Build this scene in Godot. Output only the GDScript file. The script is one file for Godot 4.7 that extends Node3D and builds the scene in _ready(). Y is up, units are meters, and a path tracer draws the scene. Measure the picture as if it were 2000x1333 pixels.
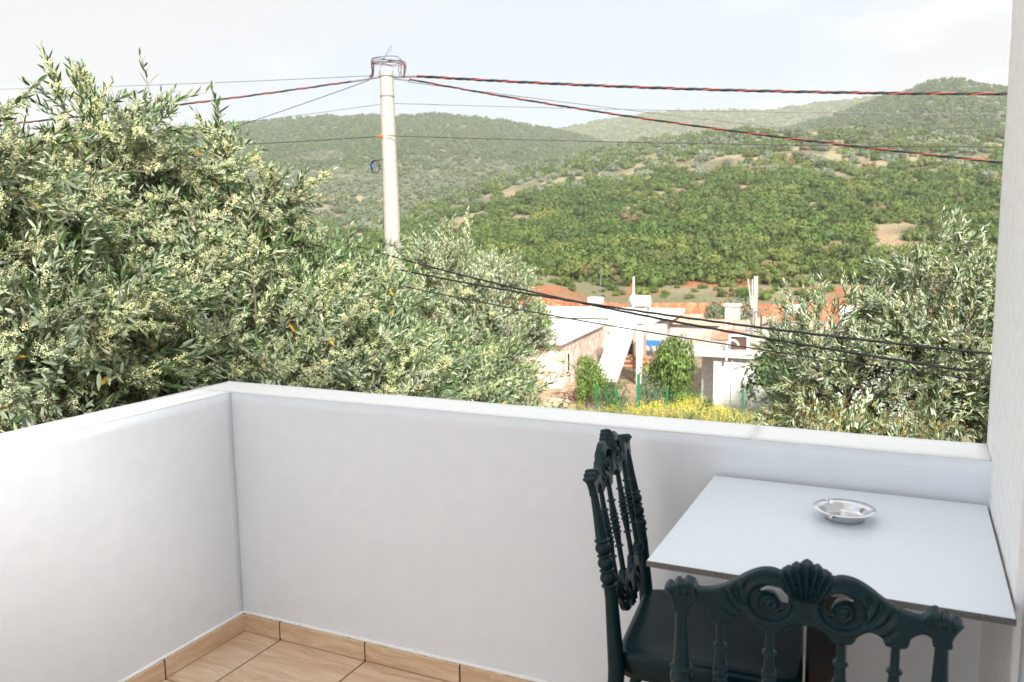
extends Node3D
# A balcony above an olive grove, a village and scrub-covered hills. Units are metres, y is up.

var rng := RandomNumberGenerator.new()
const EYE := Vector3(2.037, 1.353, 2.080)
var M := {}
var taken := {}

# ------------------------------------------------------------------ mesh builder
class MB:
	var v := PackedVector3Array()
	var n := PackedVector3Array()
	var c := PackedColorArray()
	var t := PackedVector2Array()
	var ix := PackedInt32Array()
	var col := Color(1, 1, 1)
	func vert(p: Vector3, nn: Vector3, uv := Vector2.ZERO) -> int:
		v.append(p); n.append(nn); c.append(col); t.append(uv)
		return v.size() - 1
	func face(a: int, b: int, d: int) -> void:      # wound so that the front is on the normals' side
		var g := (v[d] - v[a]).cross(v[b] - v[a])
		if g.dot(n[a] + n[b] + n[d]) < 0.0:
			ix.append(a); ix.append(d); ix.append(b)
		else:
			ix.append(a); ix.append(b); ix.append(d)
	func tri(a: Vector3, b: Vector3, d: Vector3, outward: Vector3) -> void:
		var g := (d - a).cross(b - a).normalized()
		if g.dot(outward) < 0.0: g = -g
		var i := vert(a, g); vert(b, g); vert(d, g)
		face(i, i + 1, i + 2)
	func quad(a: Vector3, b: Vector3, d: Vector3, e: Vector3, outward: Vector3, uvs := []) -> void:
		var g := (d - a).cross(b - a).normalized()
		if g.dot(outward) < 0.0: g = -g
		var i := v.size()
		var p := [a, b, d, e]
		for k in 4: vert(p[k], g, uvs[k] if uvs.size() == 4 else Vector2.ZERO)
		face(i, i + 1, i + 2); face(i, i + 2, i + 3)
	# chamfered box; xf places it
	func box(size: Vector3, xf := Transform3D.IDENTITY, ch := 0.004, uvo := Vector2.ZERO) -> void:
		var h := size * 0.5
		ch = minf(ch, minf(h.x, minf(h.y, h.z)) * 0.9)
		var i := h - Vector3.ONE * ch
		for ax in 3:
			var b1 := (ax + 1) % 3
			var b2 := (ax + 2) % 3
			for s in [-1.0, 1.0]:
				var ps := []
				var us := []
				for q in [[-1, -1], [1, -1], [1, 1], [-1, 1]]:
					var p := Vector3.ZERO
					p[ax] = h[ax] * s; p[b1] = i[b1] * q[0]; p[b2] = i[b2] * q[1]
					ps.append(xf * p)
					us.append((Vector2(p.x, p.z) if ax == 1 else (Vector2(p.x, p.y) if ax == 2 else Vector2(p.z, p.y))) + uvo)
				var o := Vector3.ZERO
				o[ax] = s
				quad(ps[0], ps[1], ps[2], ps[3], xf.basis * o, us)
		if ch > 0.0002:
			for ax in 3:                                  # the 12 edges
				var b1 := (ax + 1) % 3
				var b2 := (ax + 2) % 3
				for s in [-1.0, 1.0]:
					for r in [-1.0, 1.0]:
						var p := Vector3.ZERO
						p[ax] = i[ax]; p[b1] = h[b1] * s; p[b2] = i[b2] * r
						var q := p; q[ax] = -i[ax]
						var p2 := p; p2[b1] = i[b1] * s; p2[b2] = h[b2] * r
						var q2 := p2; q2[ax] = -i[ax]
						var o := Vector3.ZERO
						o[b1] = s; o[b2] = r
						quad(xf * p, xf * q, xf * q2, xf * p2, xf.basis * o, [uvo + Vector2(p.x, p.z), uvo + Vector2(q.x, q.z), uvo + Vector2(q2.x, q2.z), uvo + Vector2(p2.x, p2.z)])
			for sx in [-1.0, 1.0]:
				for sy in [-1.0, 1.0]:
					for sz in [-1.0, 1.0]:
						tri(xf * Vector3(h.x * sx, i.y * sy, i.z * sz), xf * Vector3(i.x * sx, h.y * sy, i.z * sz), xf * Vector3(i.x * sx, i.y * sy, h.z * sz), xf.basis * Vector3(sx, sy, sz))
	# tube through points with a radius at each, seg sides; caps closed
	func tube(pts: PackedVector3Array, rad: PackedFloat32Array, seg := 8, cap := true, flat := 1.0) -> void:
		var m := pts.size()
		var side := Vector3.ZERO
		var base := v.size()
		for k in m:
			var tg := (pts[mini(k + 1, m - 1)] - pts[maxi(k - 1, 0)]).normalized()
			if k == 0:
				side = tg.cross(Vector3(0.31, 0.2, 0.93) if absf(tg.z) < 0.9 else Vector3.RIGHT).normalized()
			else:
				side = (side - tg * side.dot(tg)).normalized()
			var bi := tg.cross(side)
			var slope := 0.0
			if m > 1:
				var k0 := maxi(k - 1, 0)
				var k1 := mini(k + 1, m - 1)
				slope = (rad[k1] - rad[k0]) / maxf(pts[k0].distance_to(pts[k1]), 1e-6)
			for s in seg + 1:
				var a := TAU * s / seg
				var o := side * cos(a) + bi * sin(a) * flat
				vert(pts[k] + o * rad[k], (o - tg * slope).normalized(), Vector2(float(s) / seg, float(k)))
		for k in m - 1:
			for s in seg:
				var a := base + k * (seg + 1) + s
				face(a, a + 1, a + seg + 2); face(a, a + seg + 2, a + seg + 1)
		if cap:
			for e in [0, m - 1]:
				var nn := (pts[0] - pts[1]).normalized() if e == 0 else (pts[m - 1] - pts[m - 2]).normalized()
				var i0 := vert(pts[e], nn)
				for s in seg + 1: vert(v[base + e * (seg + 1) + s], nn)
				for s in seg: face(i0, i0 + 1 + s, i0 + 2 + s)
	# lathe: profile of (radius, height), turned round y
	func lathe(prof: PackedVector2Array, seg := 24, xf := Transform3D.IDENTITY) -> void:
		var m := prof.size()
		var base := v.size()
		for k in m:
			var d := (prof[mini(k + 1, m - 1)] - prof[maxi(k - 1, 0)])
			var nn2 := Vector2(d.y, -d.x).normalized()
			for s in seg + 1:
				var a := TAU * s / seg
				vert(xf * Vector3(prof[k].x * cos(a), prof[k].y, prof[k].x * sin(a)), (xf.basis * Vector3(nn2.x * cos(a), nn2.y, nn2.x * sin(a))).normalized())
		for k in m - 1:
			for s in seg:
				var a := base + k * (seg + 1) + s
				if prof[k].x > 1e-6: face(a, a + 1, a + seg + 1)
				if prof[k + 1].x > 1e-6: face(a + 1, a + seg + 2, a + seg + 1)
	func add(o: MB, xf: Transform3D, tint := Color(1, 1, 1)) -> void:
		var b := v.size()
		for k in o.v.size():
			v.append(xf * o.v[k]); n.append((xf.basis * o.n[k]).normalized()); c.append(o.c[k] * tint); t.append(o.t[k])
		for k in o.ix: ix.append(b + k)
	func mesh(m: Material) -> ArrayMesh:
		var a := []
		a.resize(Mesh.ARRAY_MAX)
		a[Mesh.ARRAY_VERTEX] = v; a[Mesh.ARRAY_NORMAL] = n; a[Mesh.ARRAY_COLOR] = c; a[Mesh.ARRAY_TEX_UV] = t; a[Mesh.ARRAY_INDEX] = ix
		var r := ArrayMesh.new()
		r.add_surface_from_arrays(Mesh.PRIMITIVE_TRIANGLES, a)
		r.surface_set_material(0, m)
		return r

# ------------------------------------------------------------------ nodes
func numbered(called: String) -> String:
	var k: int = taken.get(called, 0)
	taken[called] = k + 1
	return called if k == 0 else "%s_%03d" % [called, k]
func tag(o: Node, label := "", category := "", group := "", kind := "") -> Node:
	if label != "": o.set_meta("label", label)
	if category != "": o.set_meta("category", category)
	if group != "": o.set_meta("group", group)
	if kind != "": o.set_meta("kind", kind)
	return o
func part(called: String, mesh: Mesh, parent: Node = self, xf := Transform3D.IDENTITY) -> MeshInstance3D:
	var o := MeshInstance3D.new()
	o.mesh = mesh
	o.transform = xf
	o.name = numbered(called) if parent == self else called
	parent.add_child(o, true)
	return o
func thing(called: String, at: Vector3, turn := 0.0, parent: Node = self) -> Node3D:
	var o := Node3D.new()
	o.name = numbered(called) if parent == self else called
	parent.add_child(o, true)
	o.position = at
	o.rotation.y = turn
	return o
func many(called: String, mesh: Mesh, xfs: Array, cols: Array, parent: Node = self) -> MultiMeshInstance3D:
	var mm := MultiMesh.new()
	mm.transform_format = MultiMesh.TRANSFORM_3D
	mm.use_colors = true
	mm.mesh = mesh
	mm.instance_count = xfs.size()
	for k in xfs.size():
		mm.set_instance_transform(k, xfs[k])
		mm.set_instance_color(k, cols[k])
	var o := MultiMeshInstance3D.new()
	o.multimesh = mm
	o.name = numbered(called) if parent == self else called
	parent.add_child(o, true)
	o.set_meta("kind", "stuff")
	return o
func at(x: float, y: float, z: float) -> Transform3D:
	return Transform3D(Basis.IDENTITY, Vector3(x, y, z))

# ------------------------------------------------------------------ materials
func lin(r: float, g: float, b: float) -> Color:
	return Color(r, g, b).linear_to_srgb()
func noise(f: float, sd: int, oct := 4) -> FastNoiseLite:
	var q := FastNoiseLite.new()
	q.seed = sd; q.frequency = f; q.fractal_octaves = oct
	q.noise_type = FastNoiseLite.TYPE_SIMPLEX_SMOOTH
	return q
func img(size: int, f: float, sd: int, oct := 5) -> Image:
	var i := noise(f, sd, oct).get_seamless_image(size, size)
	i.convert(Image.FORMAT_L8)
	return i
func ramp(i: Image, a: Color, b: Color, lo := 0.0, hi := 1.0) -> ImageTexture:
	var d := i.get_data()
	var o := PackedByteArray()
	o.resize(d.size() * 3)
	for k in d.size():
		var q := a.lerp(b, clampf((d[k] / 255.0 - lo) / (hi - lo), 0, 1))
		o[k * 3] = q.r8; o[k * 3 + 1] = q.g8; o[k * 3 + 2] = q.b8
	var r := Image.create_from_data(i.get_width(), i.get_height(), false, Image.FORMAT_RGB8, o)
	r.generate_mipmaps()
	return ImageTexture.create_from_image(r)
func bump(i: Image, strength: float) -> ImageTexture:
	var j: Image = i.duplicate()
	j.convert(Image.FORMAT_RGBA8)
	j.bump_map_to_normal_map(strength)
	j.generate_mipmaps()
	return ImageTexture.create_from_image(j)
func mat(col: Color, rough := 0.7, metal := 0.0) -> StandardMaterial3D:
	var m := StandardMaterial3D.new()
	m.albedo_color = col; m.roughness = rough; m.metallic = metal
	return m
func triplanar(m: StandardMaterial3D, tex: Texture2D, per_metre: float, nrm: Texture2D = null, ns := 0.5) -> StandardMaterial3D:
	m.albedo_texture = tex
	m.uv1_triplanar = true
	m.uv1_world_triplanar = true
	m.uv1_scale = Vector3.ONE * per_metre
	if nrm:
		m.normal_enabled = true; m.normal_texture = nrm; m.normal_scale = ns
	return m
func tinted(rough := 0.7, back := 0.0) -> StandardMaterial3D:      # colour from the mesh and the copy
	var m := mat(Color(1, 1, 1), rough)
	m.vertex_color_use_as_albedo = true
	m.cull_mode = BaseMaterial3D.CULL_DISABLED
	if back > 0.0:
		m.backlight_enabled = true
		m.backlight = Color(back, back, back * 0.6)
	return m

func make_materials() -> void:
	var plaster := img(512, 0.012, 3, 6)
	var fine := img(512, 0.05, 8, 4)
	var grit := img(512, 0.028, 14, 6)
	M.wall = triplanar(mat(Color(1, 1, 1), 0.62), ramp(plaster, Color(0.908, 0.930, 0.958), Color(0.922, 0.940, 0.964), 0.25, 0.8), 1.6, bump(grit, 2.0), 0.2)
	M.cap = triplanar(mat(Color(1, 1, 1), 0.5), ramp(fine, Color(0.968, 0.968, 0.968), Color(0.98, 0.979, 0.977), 0.25, 0.8), 1.1, bump(plaster, 1.0), 0.10)
	M.rough_wall = triplanar(mat(Color(1, 1, 1), 0.75), ramp(grit, Color(0.915, 0.91, 0.908), Color(0.95, 0.945, 0.943), 0.2, 0.6), 1.6, bump(grit, 4.0), 0.35)
	M.caulk = triplanar(mat(Color(1, 1, 1), 0.8), ramp(fine, Color(0.93, 0.93, 0.93), Color(0.99, 0.99, 0.98)), 4.0)
	M.grout = mat(lin(0.045, 0.035, 0.028), 0.9)
	# beige travertine-look floor tile: veins that run along u
	var w := 1024
	var h := 512
	var n1 := noise(0.012, 21, 5)
	var n2 := noise(0.05, 22, 4)
	var n3 := noise(0.004, 23, 3)
	var o := PackedByteArray()
	o.resize(w * h * 3)
	for y in h:
		for x in w:
			var wx := n3.get_noise_2d(x * 1.0, y * 2.0) * 26.0
			var a := n1.get_noise_2d(x * 0.22, (y + wx) * 2.6)
			var b := n2.get_noise_2d(x * 0.16, (y + wx * 0.6) * 2.2)
			var q := clampf(0.52 + a * 0.62 + b * 0.34, 0, 1)
			var cc := Color(0.79, 0.645, 0.51).lerp(Color(0.92, 0.825, 0.72), q)
			var k := (y * w + x) * 3
			o[k] = cc.r8; o[k + 1] = cc.g8; o[k + 2] = cc.b8
	var ti := Image.create_from_data(w, h, false, Image.FORMAT_RGB8, o)
	ti.generate_mipmaps()
	M.tile = mat(Color(1, 1, 1), 0.42)
	M.tile.albedo_texture = ImageTexture.create_from_image(ti)
	M.tile.uv1_scale = Vector3(0.8, 1.6, 1)
	M.laminate = triplanar(mat(Color(1, 1, 1), 0.3), ramp(fine, Color(0.855, 0.88, 0.905), Color(0.87, 0.895, 0.92)), 2.0, bump(fine, 1.0), 0.12)
	M.edge = triplanar(mat(Color(1, 1, 1), 0.6), ramp(fine, lin(0.07, 0.066, 0.062), lin(0.16, 0.15, 0.14)), 6.0)
	M.black_steel = mat(lin(0.011, 0.011, 0.012), 0.42)
	M.plastic = triplanar(mat(Color(1, 1, 1), 0.26), ramp(fine, lin(0.0026, 0.0175, 0.024), lin(0.0042, 0.023, 0.030)), 5.0, bump(fine, 1.2), 0.16)
	M.plastic.metallic_specular = 0.33
	M.steel = mat(lin(0.72, 0.72, 0.74), 0.13, 1.0)
	M.concrete = triplanar(mat(Color(1, 1, 1), 0.85), ramp(grit, lin(0.355, 0.335, 0.315), lin(0.415, 0.393, 0.37), 0.2, 0.8), 0.7, bump(grit, 4.0), 0.6)
	M.cable = mat(lin(0.014, 0.015, 0.017), 0.5)
	M.red_cable = mat(lin(0.34, 0.05, 0.04), 0.5)
	M.grey_cable = mat(lin(0.16, 0.165, 0.17), 0.55)
	M.orange_plastic = mat(lin(0.75, 0.07, 0.02), 0.45)
	M.white_plastic = mat(lin(0.72, 0.72, 0.70), 0.45)
	M.leaf = tinted(0.38, 0.7)
	M.leaf_far = tinted(0.7, 0.4)
	M.petal = tinted(0.7, 0.35)
	M.grass = tinted(0.8, 0.35)
	M.bark = triplanar(tinted(0.9), ramp(grit, Color(0.72, 0.72, 0.72), Color(1, 1, 1)), 6.0, bump(grit, 8.0), 1.0)
	M.ground = triplanar(tinted(0.95), ramp(img(512, 0.03, 31, 6), Color(0.66, 0.66, 0.66), Color(1, 1, 1), 0.2, 0.8), 0.13, bump(grit, 6.0), 0.8)
	M.white_house = triplanar(mat(Color(1, 1, 1), 0.75), ramp(grit, lin(0.56, 0.56, 0.56), lin(0.70, 0.70, 0.695), 0.2, 0.8), 0.2, bump(grit, 3.0), 0.4)
	M.pink_house = triplanar(mat(Color(1, 1, 1), 0.85), ramp(plaster, lin(0.52, 0.36, 0.30), lin(0.72, 0.62, 0.56), 0.3, 0.65), 0.22, bump(grit, 5.0), 0.6)
	M.roof = triplanar(mat(Color(1, 1, 1), 0.85), ramp(plaster, lin(0.34, 0.30, 0.27), lin(0.46, 0.42, 0.39), 0.25, 0.75), 0.16, bump(grit, 3.0), 0.4)
	M.cream_roof = triplanar(mat(Color(1, 1, 1), 0.85), ramp(plaster, lin(0.46, 0.30, 0.20), lin(0.54, 0.44, 0.34), 0.3, 0.6), 0.16)
	M.grey_render = triplanar(mat(Color(1, 1, 1), 0.9), ramp(grit, lin(0.36, 0.33, 0.33), lin(0.50, 0.47, 0.46), 0.2, 0.8), 0.25)
	M.terracotta = triplanar(mat(Color(1, 1, 1), 0.8), ramp(fine, lin(0.42, 0.15, 0.09), lin(0.58, 0.26, 0.17)), 1.5)
	M.brick = triplanar(mat(Color(1, 1, 1), 0.85), ramp(plaster, lin(0.50, 0.26, 0.20), lin(0.66, 0.46, 0.40), 0.3, 0.7), 1.2)
	M.stone = triplanar(mat(Color(1, 1, 1), 0.9), ramp(grit, lin(0.34, 0.24, 0.19), lin(0.56, 0.45, 0.38), 0.2, 0.8), 0.8, bump(grit, 8.0), 0.9)
	M.dark = mat(lin(0.02, 0.02, 0.022), 0.5)
	M.rust = mat(lin(0.10, 0.055, 0.04), 0.8)
	M.green_paint = mat(lin(0.012, 0.17, 0.075), 0.45)
	M.blue_sheet = mat(lin(0.03, 0.18, 0.55), 0.5)
	M.glass = mat(Color(0.10, 0.12, 0.13), 0.06)

# ------------------------------------------------------------------ the balcony
const WALL_H := 0.838
const ROOM_W := 2.212
const BACK_Z := 5.2
func slab(size: Vector3, centre: Vector3, ch := 0.004) -> MB:
	var b := MB.new()
	b.box(size, at(centre.x, centre.y, centre.z), ch)
	return b
func boxmesh(lo: Vector3, hi: Vector3, m: Material, ch := 0.004) -> ArrayMesh:
	return slab(hi - lo, (lo + hi) * 0.5, ch).mesh(m)
# a plastered slab whose faces and edges are a little uneven
func uneven_wall(lo: Vector3, hi: Vector3, step: float, amp: float, sd: int, m: Material) -> ArrayMesh:
	var b := MB.new()
	var q := noise(2.2, sd, 3)
	var q2 := noise(14.0, sd + 1, 3)
	var c := (lo + hi) * 0.5
	for ax in 3:
		var b1 := (ax + 1) % 3
		var b2 := (ax + 2) % 3
		var n1 := maxi(1, int(round((hi[b1] - lo[b1]) / step)))
		var n2 := maxi(1, int(round((hi[b2] - lo[b2]) / step)))
		for s in [0, 1]:
			var base := b.v.size()
			var o := Vector3.ZERO
			o[ax] = 1.0 if s == 1 else -1.0
			for i in n1 + 1:
				for j in n2 + 1:
					var p := Vector3.ZERO
					p[ax] = hi[ax] if s == 1 else lo[ax]
					p[b1] = lerpf(lo[b1], hi[b1], float(i) / n1)
					p[b2] = lerpf(lo[b2], hi[b2], float(j) / n2)
					var d := Vector3(q.get_noise_3d(p.x, p.y, p.z), q.get_noise_3d(p.y + 9, p.z, p.x), q.get_noise_3d(p.z + 5, p.x, p.y)) * amp
					d += Vector3(q2.get_noise_3d(p.x, p.y, p.z), q2.get_noise_3d(p.y + 9, p.z, p.x), q2.get_noise_3d(p.z + 5, p.x, p.y)) * amp * 0.35
					b.vert(p + d, o)
			for i in n1:
				for j in n2:
					var a := base + i * (n2 + 1) + j
					b.face(a, a + 1, a + n2 + 2); b.face(a, a + n2 + 2, a + n2 + 1)
	var st := SurfaceTool.new()
	st.create_from(b.mesh(m), 0)
	st.generate_normals()
	return st.commit()

func build_balcony() -> void:
	# floor: a dark bed with every tile on it
	var fl := part("balcony_floor", boxmesh(Vector3(-0.14, -0.22, -0.14), Vector3(2.40, -0.004, BACK_Z), M.grout, 0.0))
	tag(fl, "", "", "", "structure")
	var x0 := 0.1646
	var z0 := 0.3507
	var L := 0.3458
	var xs := [0.005]
	while xs[-1] < ROOM_W - 0.02: xs.append(minf(x0 + (xs.size() - 1) * L, ROOM_W - 0.004))
	var zs := [0.005]
	while zs[-1] < BACK_Z - 0.02: zs.append(minf(z0 + (zs.size() - 1) * L, BACK_Z - 0.004))
	for i in xs.size() - 1:
		for j in zs.size() - 1:
			var sx: float = xs[i + 1] - xs[i] - 0.0052
			var sz: float = zs[j + 1] - zs[j] - 0.0052
			var b := MB.new()
			b.box(Vector3(sx, 0.010, sz), Transform3D.IDENTITY, 0.0012, Vector2(rng.randf() * 5, rng.randf() * 5))
			part("floor_tile", b.mesh(M.tile), fl, at((xs[i] + xs[i + 1]) * 0.5, -0.005 + rng.randf_range(-0.0004, 0.0004), (zs[j] + zs[j + 1]) * 0.5))
	# back parapet with its cap and skirting
	var bp := thing("parapet_wall", Vector3(1.03, 0, -0.074))
	tag(bp, "long white painted parapet wall behind the table, facing the hills", "wall")
	part("wall_face", uneven_wall(Vector3(-0.148, -0.5, -0.146), Vector3(ROOM_W + 0.05, WALL_H - 0.0043, 0), 0.03, 0.0013, 41, M.wall), bp, at(-1.03, 0, 0.074))
	for s in [[-0.150, 1.6914], [1.6922, ROOM_W - 0.001]]:
		part("cap_slab", uneven_wall(Vector3(s[0], WALL_H - 0.004, -0.149), Vector3(s[1], WALL_H, -0.0008), 0.03, 0.0013, 41, M.cap), bp, at(-1.03, 0, 0.074))
	var lp := thing("parapet_wall", Vector3(-0.074, 0, 2.60))
	tag(lp, "short white painted parapet wall on the left, running towards the viewer", "wall")
	part("wall_face", uneven_wall(Vector3(-0.146, -0.5, 0.001), Vector3(0, WALL_H - 0.0043, BACK_Z), 0.03, 0.0013, 43, M.wall), lp, at(0.074, 0, -2.60))
	part("cap_slab", uneven_wall(Vector3(-0.149, WALL_H - 0.004, 0.0005), Vector3(-0.0008, WALL_H, BACK_Z), 0.03, 0.0013, 43, M.cap), lp, at(0.074, 0, -2.60))
	# a raised ridge of paint along the left cap
	for rr in [[-0.098, 0.0026], [-0.030, 0.0022]]:
		var rb := MB.new()
		var pts := PackedVector3Array()
		var rad := PackedFloat32Array()
		var qn := noise(3.0, 77)
		for k in 170:
			pts.append(Vector3(rr[0] + qn.get_noise_1d(k * 0.3 + rr[0] * 90) * 0.003, WALL_H - 0.0002, 0.01 + k * 0.03))
			rad.append(rr[1] * (1.0 + 0.5 * qn.get_noise_1d(k * 1.7)))
		rb.tube(pts, rad, 8)
		part("paint_ridge", rb.mesh(M.cap), lp, at(0.074, 0, -2.60))
	var hs := 0.062
	for i in xs.size() - 1:
		var sx: float = xs[i + 1] - xs[i] - 0.0048
		var b := MB.new()
		b.box(Vector3(sx, hs - 0.002, 0.009), Transform3D.IDENTITY, 0.0014, Vector2(rng.randf() * 5, rng.randf() * 5))
		part("skirting_tile", b.mesh(M.tile), bp, at((xs[i] + xs[i + 1]) * 0.5 - 1.03, hs * 0.5 + 0.0003, 0.0062 + 0.074 + rng.randf_range(0, 0.0006)))
	var gb := part("skirting_grout", boxmesh(Vector3(0.004, 0.0005, -0.001), Vector3(ROOM_W, hs - 0.001, 0.0085), M.grout, 0.0), bp, at(-1.03, 0, 0.074))
	for j in zs.size() - 1:
		var sz: float = zs[j + 1] - zs[j] - 0.0048
		var b := MB.new()
		b.box(Vector3(0.009, hs - 0.002, sz), Transform3D.IDENTITY, 0.0014, Vector2(rng.randf() * 5, rng.randf() * 5))
		part("skirting_tile", b.mesh(M.tile), lp, at(0.0062 + 0.074, hs * 0.5 + 0.0003, (zs[j] + zs[j + 1]) * 0.5 - 2.60))
	part("skirting_grout", boxmesh(Vector3(-0.001, 0.0005, 0.012), Vector3(0.0085, hs - 0.001, BACK_Z), M.grout, 0.0), lp, at(0.074, 0, -2.60))
	# the uneven bead of white filler above the skirting
	for w in 2:
		var b := MB.new()
		var qn := noise(5.0, 61 + w, 4)
		var pts := PackedVector3Array()
		var rad := PackedFloat32Array()
		for k in 200:
			var d := 0.004 + k * (ROOM_W if w == 0 else BACK_Z) / 200.0
			var wob := qn.get_noise_1d(d * 4.0) * 0.0016
			pts.append(Vector3(d, hs + 0.0035 + wob, 0.0012) if w == 0 else Vector3(0.0012, hs + 0.0035 + wob, d))
			rad.append(0.0055 + qn.get_noise_1d(d * 9.0 + 40) * 0.002)
		b.tube(pts, rad, 8)
		part("filler_bead", b.mesh(M.caulk), bp if w == 0 else lp, at(-1.03, 0, 0.074) if w == 0 else at(0.074, 0, -2.60))
	# the wall at the right, rough plaster
	var rw := part("side_wall", uneven_wall(Vector3(ROOM_W, -3.4, -0.152), Vector3(ROOM_W + 0.28, 2.72, 0.55), 0.025, 0.003, 71, M.rough_wall))
	tag(rw, "tall rough white plaster wall at the right edge, beside the table", "wall")
	var sp := part("parapet_wall", uneven_wall(Vector3(ROOM_W + 0.01, -0.5, 0.552), Vector3(ROOM_W + 0.155, WALL_H, BACK_Z), 0.05, 0.0013, 73, M.wall))
	tag(sp, "low white parapet wall running on from the rough wall at the right", "wall")
	# unseen house behind, shaped to block the sun; opening for a glazed door
	var hh := thing("sun_blocking_facade", Vector3(1.0, 0, BACK_Z + 0.15))
	tag(hh, "unseen white house front behind the balcony, shaped to block the sun, with a glazed door", "building")
	var o := at(-1.0, 0, -BACK_Z - 0.15)
	part("wall", boxmesh(Vector3(4.20, -3.4, BACK_Z + 0.002), Vector3(7.8, 6.0, BACK_Z + 0.3), M.wall), hh, o)
	part("wall", boxmesh(Vector3(2.45, -3.4, BACK_Z + 0.002), Vector3(2.70, 4.3, BACK_Z + 0.3), M.wall), hh, o)
	part("wall", boxmesh(Vector3(2.702, 2.15, BACK_Z + 0.002), Vector3(4.198, 4.3, BACK_Z + 0.3), M.wall), hh, o)
	part("upper_wall", boxmesh(Vector3(2.95, 4.302, BACK_Z + 0.002), Vector3(4.198, 6.0, BACK_Z + 0.3), M.wall), hh, o)
	part("wall", boxmesh(Vector3(2.702, -3.4, BACK_Z + 0.002), Vector3(4.198, 0.0, BACK_Z + 0.3), M.wall), hh, o)
	part("parapet", boxmesh(Vector3(-0.15, -3.4, BACK_Z + 0.002), Vector3(2.448, WALL_H, BACK_Z + 0.15), M.wall), hh, o)
	part("lower_wall", boxmesh(Vector3(-0.13, -3.4, -0.13), Vector3(2.2, -0.51, BACK_Z), M.wall), hh, o)
	var dr := part("door", boxmesh(Vector3(2.702, 0.002, BACK_Z + 0.10), Vector3(4.198, 2.148, BACK_Z + 0.14), M.glass), hh, o)
	for sx in [2.71, 3.42, 4.13]:
		part("frame", boxmesh(Vector3(sx, 0.004, BACK_Z + 0.085), Vector3(sx + 0.06, 2.146, BACK_Z + 0.155), M.white_plastic), dr)

# ------------------------------------------------------------------ table and ashtray
func build_table() -> void:
	var t := thing("table", Vector3(1.908, 0, 0.313))
	tag(t, "square white topped table with dark edge pushed into the balcony corner", "table")
	var S := 0.600
	part("table_top", slab(Vector3(S, 0.0115, S), Vector3(0, 0.7305, 0), 0.0012).mesh(M.edge), t)
	part("white_laminate", slab(Vector3(S - 0.002, 0.0011, S - 0.002), Vector3(0, 0.73665, 0), 0.0004).mesh(M.laminate), t)
	var b := MB.new()
	b.box(Vector3(0.075, 0.70, 0.075), at(0, 0.37, 0), 0.008)
	part("pedestal", b.mesh(M.black_steel), t)
	b = MB.new()
	b.box(Vector3(0.34, 0.006, 0.34), at(0, 0.7214, 0), 0.001)
	part("mounting_plate", b.mesh(M.black_steel), t)
	b = MB.new()
	b.box(Vector3(0.40, 0.018, 0.40), at(0, 0.0095, 0), 0.006)
	part("foot_plate", b.mesh(M.black_steel), t)

func build_ashtray() -> void:
	var t := thing("ashtray", Vector3(1.927, 0.7374, 0.225), 0.35)
	tag(t, "round stainless steel ashtray on the white table", "ashtray")
	var seg := 128
	var b := MB.new()
	# rings from the underside of the foot, up the outside, over the rim, down into the bowl
	var prof := [[0.0, 0.0006], [0.030, 0.0004], [0.036, 0.0], [0.040, 0.0012], [0.0435, 0.008], [0.0465, 0.0165], [0.0480, 0.0195], [0.052, 0.0206], [0.0630, 0.0220], [0.0637, 0.0225], [0.0632, 0.0232], [0.052, 0.0219], [0.0475, 0.0211], [0.0455, 0.0185], [0.0425, 0.0088], [0.0390, 0.0026], [0.0350, 0.0020], [0.0335, 0.0034], [0.030, 0.0030], [0.0, 0.0028]]
	for k in prof.size():
		for s in seg + 1:
			var a := TAU * s / seg
			var r: float = prof[k][0]
			var y: float = prof[k][1]
			if r > 0.046 and k > 4:                         # three cigarette grooves pressed in the rim
				for g in 3:
					var d := absf(angle_difference(a, TAU * g / 3.0 + 0.2)) * r
					y -= 0.0062 * (1.0 - smoothstep(0.0024, 0.0046, d)) * smoothstep(0.0455, 0.049, r)
			b.vert(Vector3(r * cos(a), y, r * sin(a)), Vector3.UP)
	for k in prof.size() - 1:
		for s in seg:
			var a := k * (seg + 1) + s
			for f in [[a, a + 1, a + seg + 2], [a, a + seg + 2, a + seg + 1]]:
				b.ix.append(f[0]); b.ix.append(f[1]); b.ix.append(f[2])
	var st := SurfaceTool.new()
	st.create_from(b.mesh(M.steel), 0)
	st.generate_normals()
	part("bowl", st.commit(), t)

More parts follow.
